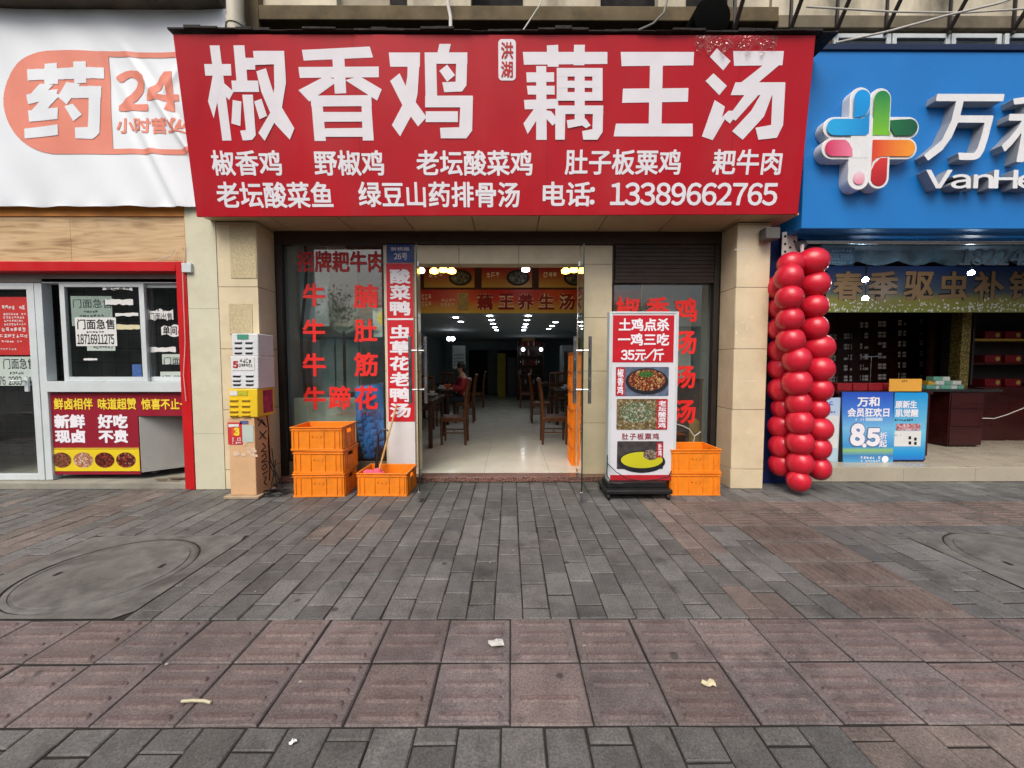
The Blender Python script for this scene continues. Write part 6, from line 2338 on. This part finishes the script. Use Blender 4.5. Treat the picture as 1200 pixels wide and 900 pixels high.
tag(cw.build('white_cable', WHITECABLE), 'thin white cable running from the counter to the right in the pharmacy', 'cable')

# ================================================================== BALLOONS
m, t, p = base('red_latex')
c = coords(t)
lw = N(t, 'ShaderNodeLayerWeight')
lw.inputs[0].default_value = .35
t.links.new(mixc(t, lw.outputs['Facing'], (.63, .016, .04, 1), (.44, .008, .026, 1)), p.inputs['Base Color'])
p.inputs['Roughness'].default_value = .3
p.inputs['Specular IOR Level'].default_value = .5
p.inputs['Subsurface Weight'].default_value = .25
p.inputs['Coat Weight'].default_value = .1
p.inputs['Subsurface Radius'].default_value = (.05, .008, .008)
LATEX = m
br_ = [(185, 80, 50, 40), (192, 160, 48, 38), (192, 238, 46, 34), (192, 313, 45, 35), (208, 382, 50, 38), (210, 458, 47, 37), (208, 530, 42, 34), (203, 597, 36, 30), (208, 668, 46, 35), (205, 735, 43, 34), (208, 805, 40, 34)]
bl_ = [(115, 88, 48, 35), (103, 135, 43, 37), (107, 207, 45, 37), (109, 282, 46, 37), (110, 357, 46, 37), (132, 425, 47, 39), (132, 505, 47, 39), (138, 577, 42, 36), (143, 645, 45, 37), (143, 715, 45, 37), (143, 787, 45, 37), (138, 850, 37, 32)]
bb_ = [(66, 170, 34, 34), (68, 245, 34, 34), (68, 315, 34, 34), (72, 392, 36, 34), (72, 455, 36, 34), (72, 530, 36, 34), (80, 595, 34, 31), (75, 660, 38, 35), (75, 728, 36, 33), (75, 793, 34, 33)]
XCOL = at(937, 430, 4.30).x
for rowname, lst, Yb in (('right', br_, 4.22), ('front', bl_, 4.14), ('rear left', bb_, 4.36)):
    for i, (bx, by, rx, ry) in enumerate(lst):
        Yq = Yb + .012 * math.sin(i * 2.1) + (.1 if (rowname == 'front' and i == 0) else 0)
        q = at(890 + bx / 3, 280 + by / 3, Yq)
        s_ = Yq / FPX / 3
        kk = random.uniform(.95, 1.05)
        r1, r2 = rx * s_ * .975 * kk, ry * s_ * 1.22 * random.uniform(.96, 1.05)
        mb = MB()
        # pear-shaped balloon lying outwards from the pole, knot towards the pole
        ctr = Vector((XCOL, 4.33, q.z))
        dirv = Vector((q.x - ctr.x, 0, 0))
        dirv = Vector((1 if q.x > ctr.x else -1, random.uniform(-.5, -.05), random.uniform(-.16, .2))).normalized()
        e1 = dirv
        prof = []
        pear = random.uniform(.04, .13)
        ns = 18
        for k in range(ns + 1):
            ph_ = math.pi * k / ns
            prof.append((max(.0005, r2 * math.sin(ph_) * (1 - pear * math.cos(ph_))), -math.cos(ph_) * r1))
        mb.lathe(prof, q, 26, axis=e1)
        kn = q - e1 * (r1 * 1.0)
        mb.lathe([(.003, .02), (.012, .01), (.006, 0), (.012, -.012), (.0005, -.014)], kn - e1 * .006, 10, axis=e1)
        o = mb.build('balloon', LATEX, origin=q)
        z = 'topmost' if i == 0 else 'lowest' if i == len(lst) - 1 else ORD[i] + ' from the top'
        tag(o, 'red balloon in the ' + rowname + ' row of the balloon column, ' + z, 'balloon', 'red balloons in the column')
pole = MB().tube([(XCOL, 4.33, 0.0), (XCOL, 4.33, 2.66)], .018, 10)
tag(pole.build('balloon_pole', M('white_pole', (200, 200, 200), .5, .05)), 'slim pole standing inside the red balloon column', 'pole')

# ================================================================== UPPER OLD BUILDING
ab_ = thing('apartment_building', 'stained old concrete building front above the shop signs', 'building', (0, 5.2, 4.5))
OLD = M('stained_concrete', (206, 198, 176), .9, .2, 2.5, dirt=.75, dscale=1.6, dirtcol=(50, 46, 38), bump=.3, bscale=30, stretch=(1, 1, .45))
OLD2 = M('brown_concrete', (104, 92, 68), .9, .2, 3, dirt=.5, dscale=2, dirtcol=(36, 32, 26), bump=.3, bscale=30)
DK = M('dark_opening', (22, 21, 20), .8, .2)
U = lambda px_, py_, Y=4.95: VPL(Y).px(px_, py_)
YU = 5.0
FU = VPL(YU)
zl0, zl1 = FU.px(650, 34)[1], FU.px(650, 17)[1]
MB().box(FU.px(310, 20)[0], FU.px(905, 30)[0], YU - .12, YU + .25, zl0, zl1).build('ledge', OLD2, ab_, bevel=.01)
mb = MB()
for xa_, xb2 in ((290, 395), (477, 552), (613, 704), (771, 804), (858, 902)):
    mb.box(FU.px(xa_, 8)[0], FU.px(xb2, 8)[0], YU + .0, YU + .12, zl1 + .002, 8.5)
mb.build('parapet_panel', OLD, ab_, bevel=.008)
MB().box(-8.6, 9.2, YU + .75, YU + .85, 4.3, 10).build('recessed_wall', DK, ab_)
MB().box(FU.px(287, 20)[0], FU.px(309, 20)[0], YU - .1, YU + .3, 4.3, 9).build('column', OLD2, ab_, bevel=.01)
# right wing: ledge and windows
zr0, zr1 = FU.px(1050, 41)[1], FU.px(1050, 26)[1]
MB().box(FU.px(906, 30)[0], 9.2, YU - .10, YU + .25, zr0, zr1).build('ledge', M('grey_ledge', (120, 112, 94), .9, .18, 3, dirt=.6, dirtcol=(52, 48, 40)), ab_, bevel=.01)
MB().box(FU.px(906, 10)[0], 9.2, YU + .02, YU + .2, zr1 + .002, 9).build('balcony_wall', OLD, ab_)
MB().box(2.4, 9.2, YU - .05, YU + .12, 3.4, zr0 - .002).build('lower_wall', OLD2, ab_)
MB().box(-8.6, -2.4, YU + .2, YU + .35, 3.4, 4.75).build('lower_wall', OLD2, ab_)
GLD = glass('old_window_glass', (.5, .55, .56), 1, .05)
for xa_, xb2 in ((1043, 1110), (1112, 1170), (1174, 1240), (975, 1041)):
    F = VPL(YU - .06)
    a0, b0, a1, b1 = F.box(xa_, 41.5, xb2, 75)
    f_ = MB()
    f_.fbox(F, a0, a0 + .05, b0, b1, 0, .03)
    f_.fbox(F, a1 - .05, a1, b0, b1, 0, .03)
    f_.fbox(F, a0 + .051, a1 - .051, b1 - .05, b1, 0, .03)
    f_.fbox(F, a0 + .051, a1 - .051, b0, b0 + .05, 0, .03)
    wo = f_.build('window', ALU, ab_, bevel=.003)
    MB().fbox(F, a0 + .05, a1 - .05, b0 + .05, b1 - .05, .001, .006).build('pane', M('dark_window_pane', (52, 60, 62), .12, .2), wo)
F = VPL(YU + .19)
a0, b0, a1, b1 = F.box(320, 16, 460, 60)
MB().fbox(F, a0, a1, b0, b1, .0, .01).build('window', DK, ab_)
f_ = MB()
f_.fbox(F, a0, a1, F.px(390, 35)[1], F.px(390, 32)[1], .02, .06)
f_.fbox(F, a0 - .06, a0, b0, b1, .0, .1)
f_.fbox(F, a0 - .06, a1, b1, b1 + .08, .0, .1)
f_.build('window_frame', M('pale_frame', (160, 152, 132), .8, .12, dirt=.3), ab_)
# down pipe
pp_ = MB()
xq = at(276, 20, 4.75)
pp_.tube([(xq.x, 4.75, 3.4), (xq.x, 4.75, 9)], .085, 18)
pp_.tube([(xq.x, 4.75, 5.2), (xq.x, 4.75, 5.28)], .095, 18)
tag(pp_.build('downpipe', M('cream_pipe', (206, 200, 182), .5, .06, dirt=.25)), 'cream drain pipe rising at the left end of the red sign', 'pipe')
# black duct mouth
q = at(833, 22, 4.6)
dc = MB()
dc.lathe([(.15, .0), (.20, .02), (.20, .5), (.17, .5), (.17, .05), (.0, .05)], (q.x, 4.55, q.z), 28, axis=(0, 1, .05))
tag(dc.build('exhaust_duct', M('soot_black', (8, 8, 8), .95, .2, spec=.05)), 'round black exhaust duct above the right part of the red sign', 'duct')
# brackets for air conditioners
for i, px_ in enumerate((858, 924, 978, 1036, 1110, 1185)):
    F = VPL(YU - .105)
    th = thing('steel_bracket', 'black steel bracket on the old wall above the signs, ' + ORD[i] + ' from the left', 'bracket', at(px_, 40, YU - .15), 'steel brackets above the signs')
    q0, q1, q2 = at(px_ + 2, 40, YU - .11), at(px_ + 22, 0, YU - .60), at(px_ + 2, -60, YU - .12)
    MB().tube([q0, Vector((q0.x, YU - .12, 6.4))], .020, 6).build('upright', DARKSTEEL, th)
    MB().tube([Vector((q0.x, YU - .12, q0.z + .05)), Vector((q0.x + .06, YU - .75, 6.2))], .024, 6).build('strut', DARKSTEEL, th)
    MB().tube([Vector((q0.x, YU - .12, 6.2)), Vector((q0.x + .06, YU - .78, 6.2))], .022, 6).build('arm', DARKSTEEL, th)
# cables over the ledge
for pts, r_, mt, lb in (([at(523, -40, 4.8), at(525, 5, 4.78), at(528, 20, 4.76), at(528, 36, 4.7)], .02, WHITECABLE, 'pale bent conduit above the left half of the red sign'),
                        ([at(640, -40, 4.75), at(633, 5, 4.75), at(622, 22, 4.7), at(612, 37, 4.65)], .008, WHITECABLE, 'thin white cable hanging above the middle of the red sign'),
                        ([at(790, -30, 4.75), at(778, 15, 4.75), at(765, 28, 4.7), at(745, 37, 4.65)], .012, M('grey_cable', (120, 118, 112), .6, .1), 'grey cable sagging left of the exhaust duct'),
                        ([at(945, 8, 4.7), at(1050, 14, 4.7), at(1130, 15, 4.7), at(1240, 8, 4.7)], .009, WHITECABLE, 'long level white cable above the blue sign'),
                        ([at(980, 50, 4.5), at(1040, 37, 4.5), at(1110, 18, 4.5), at(1170, 4, 4.5), at(1240, -20, 4.5)], .011, WHITECABLE, 'white cable climbing to the right above the blue sign')):
    tag(MB().tube(pts, r_, 8).build('cable', mt), lb, 'cable')

# ================================================================== LITTER
def scrap(px_, py_, s, mat, lb, seed, name='paper_scrap'):
    q = onfloor(px_, py_)
    rn = random.Random(seed)
    mb = MB()
    n = 11
    top = []
    for k in range(n):
        a_ = 2 * math.pi * k / n
        r_ = s * rn.uniform(.45, 1)
        top.append((q.x + r_ * math.cos(a_) * 1.2, q.y + r_ * math.sin(a_), .006 + rn.uniform(0, .012)))
    c_ = mb.pts([(q.x, q.y, .014)])
    i_ = mb.pts(top)
    for k in range(n):
        mb.face([c_[0], i_[k], i_[(k + 1) % n]])
    tag(mb.build(name, mat, smooth=False), lb, 'litter', 'litter on the pavement')


scrap(583, 755, .042, M('dusty_paper', (196, 196, 190), .9, .08), 'crumpled white paper scrap on the tactile paving before the door', 3)
scrap(831, 804, .028, M('straw_paper', (206, 196, 160), .9, .1), 'yellowish crumpled scrap on the tactile paving at the right', 5)
scrap(344, 872, .016, PAPER, 'small white paper ball on the front grey paving', 9)
q = onfloor(230, 825)
mb = MB().tube([(q.x - .06, q.y, .012), (q.x - .02, q.y + .006, .010), (q.x + .03, q.y + .004, .010), (q.x + .065, q.y - .006, .011)], .006, 6)
tag(mb.build('twig', M('pale_twig', (196, 190, 160), .9, .1)), 'pale twig lying on the tactile paving at the left', 'litter', 'litter on the pavement')
sl2 = MB()
rn = random.Random(21)
for k in range(40):
    x, y = rn.uniform(-3.5, 3.5), rn.uniform(1.2, 4.3)
    r_ = rn.uniform(.003, .007)
    a_ = rn.uniform(0, 6)
    sl2.face(sl2.pts([(x + r_ * math.cos(a_ + t_) * rn.uniform(.6, 1.6), y + r_ * math.sin(a_ + t_), .006) for t_ in (0, 1.3, 2.7, 4.2, 5.3)]))
tag(sl2.build('fine_litter', M('dusty_scraps', (176, 172, 160), .9, .15), smooth=False), None, None, kind='stuff')

# ================================================================== ACROSS THE STREET (unseen directly, shaped for what the window glass mirrors)
ob_ = thing('opposite_building', 'pale apartment block across the street, mirrored in the shop windows', 'building', (0, -26, 0))
OW = M('opposite_wall', (104, 106, 100), .8, .1, 1, dirt=.3)
MB().box(-70, -21, -34, -26, -.1, 16).build('wall', OW, ob_)
MB().box(-20.9, 45, -34, -26, -.1, 4.6).build('low_wing', OW, ob_)
wn = MB()
for r_ in range(4):
    for k in range(14):
        x = -69 + 3.4 * k
        wn.box(x, x + 1.8, -25.99, -25.95, 4.6 + 2.7 * r_, 6.1 + 2.7 * r_)
wn.build('window_row', M('opposite_glass', (40, 50, 56), .1, .2), ob_)
MB().box(-20.5, 44.5, -25.98, -25.6, 2.9, 4.2).build('shop_fascia', M('opposite_fascia', (150, 184, 190), .5, .3, .35), ob_)

LEAF = M('street_tree_leaf', (74, 98, 52), .6, .35, 3)
BARK = M('street_tree_bark', (92, 78, 64), .9, .2, 8, bump=.4)
for i, (x, y, hgt, lb) in enumerate(((-14.5, -21.0, 7.5, 'leafy street tree across the road, mirrored in the left shop window'), (-8.5, -22.5, 6.5, 'shorter leafy street tree across the road, mirrored beside the door'), (9.5, -21.5, 7.0, 'leafy street tree across the road, mirrored in the right shop window'))):
    tr = thing('street_tree', lb, 'tree', (x, y, -.1), 'trees across the street')
    rn = random.Random(40 + i)
    tk = MB()
    tk.tube([(x, y, -.1), (x + .1, y, hgt * .3), (x, y + .1, hgt * .6)], [.18, .14, .08], 10)
    tips = []
    for k in range(9):
        a_ = k * 2.4 + i
        t_ = Vector((x + math.cos(a_) * hgt * .22, y + math.sin(a_) * hgt * .22, hgt * rn.uniform(.5, .85)))
        tk.tube([(x + .05, y, hgt * (.28 + .03 * k)), (t_ + Vector((x, y, hgt * .4))) / 2, t_], [.07, .05, .02], 6)
        tips.append(t_)
    tk.build('trunk', BARK, tr)
    lf = MB()
    for t_ in tips:
        for k in range(150):
            c_ = t_ + Vector((rn.gauss(0, .45), rn.gauss(0, .45), rn.gauss(0, .38)))
            n1 = Vector((rn.gauss(0, 1), rn.gauss(0, 1), rn.gauss(0, 1))).normalized()
            n2 = n1.orthogonal().normalized()
            sz = rn.uniform(.07, .15)
            lf.face(lf.pts([c_ - n1 * sz, c_ + n2 * sz * .5, c_ + n1 * sz, c_ - n2 * sz * .5]))
    lf.build('crown', LEAF, tr, smooth=False)
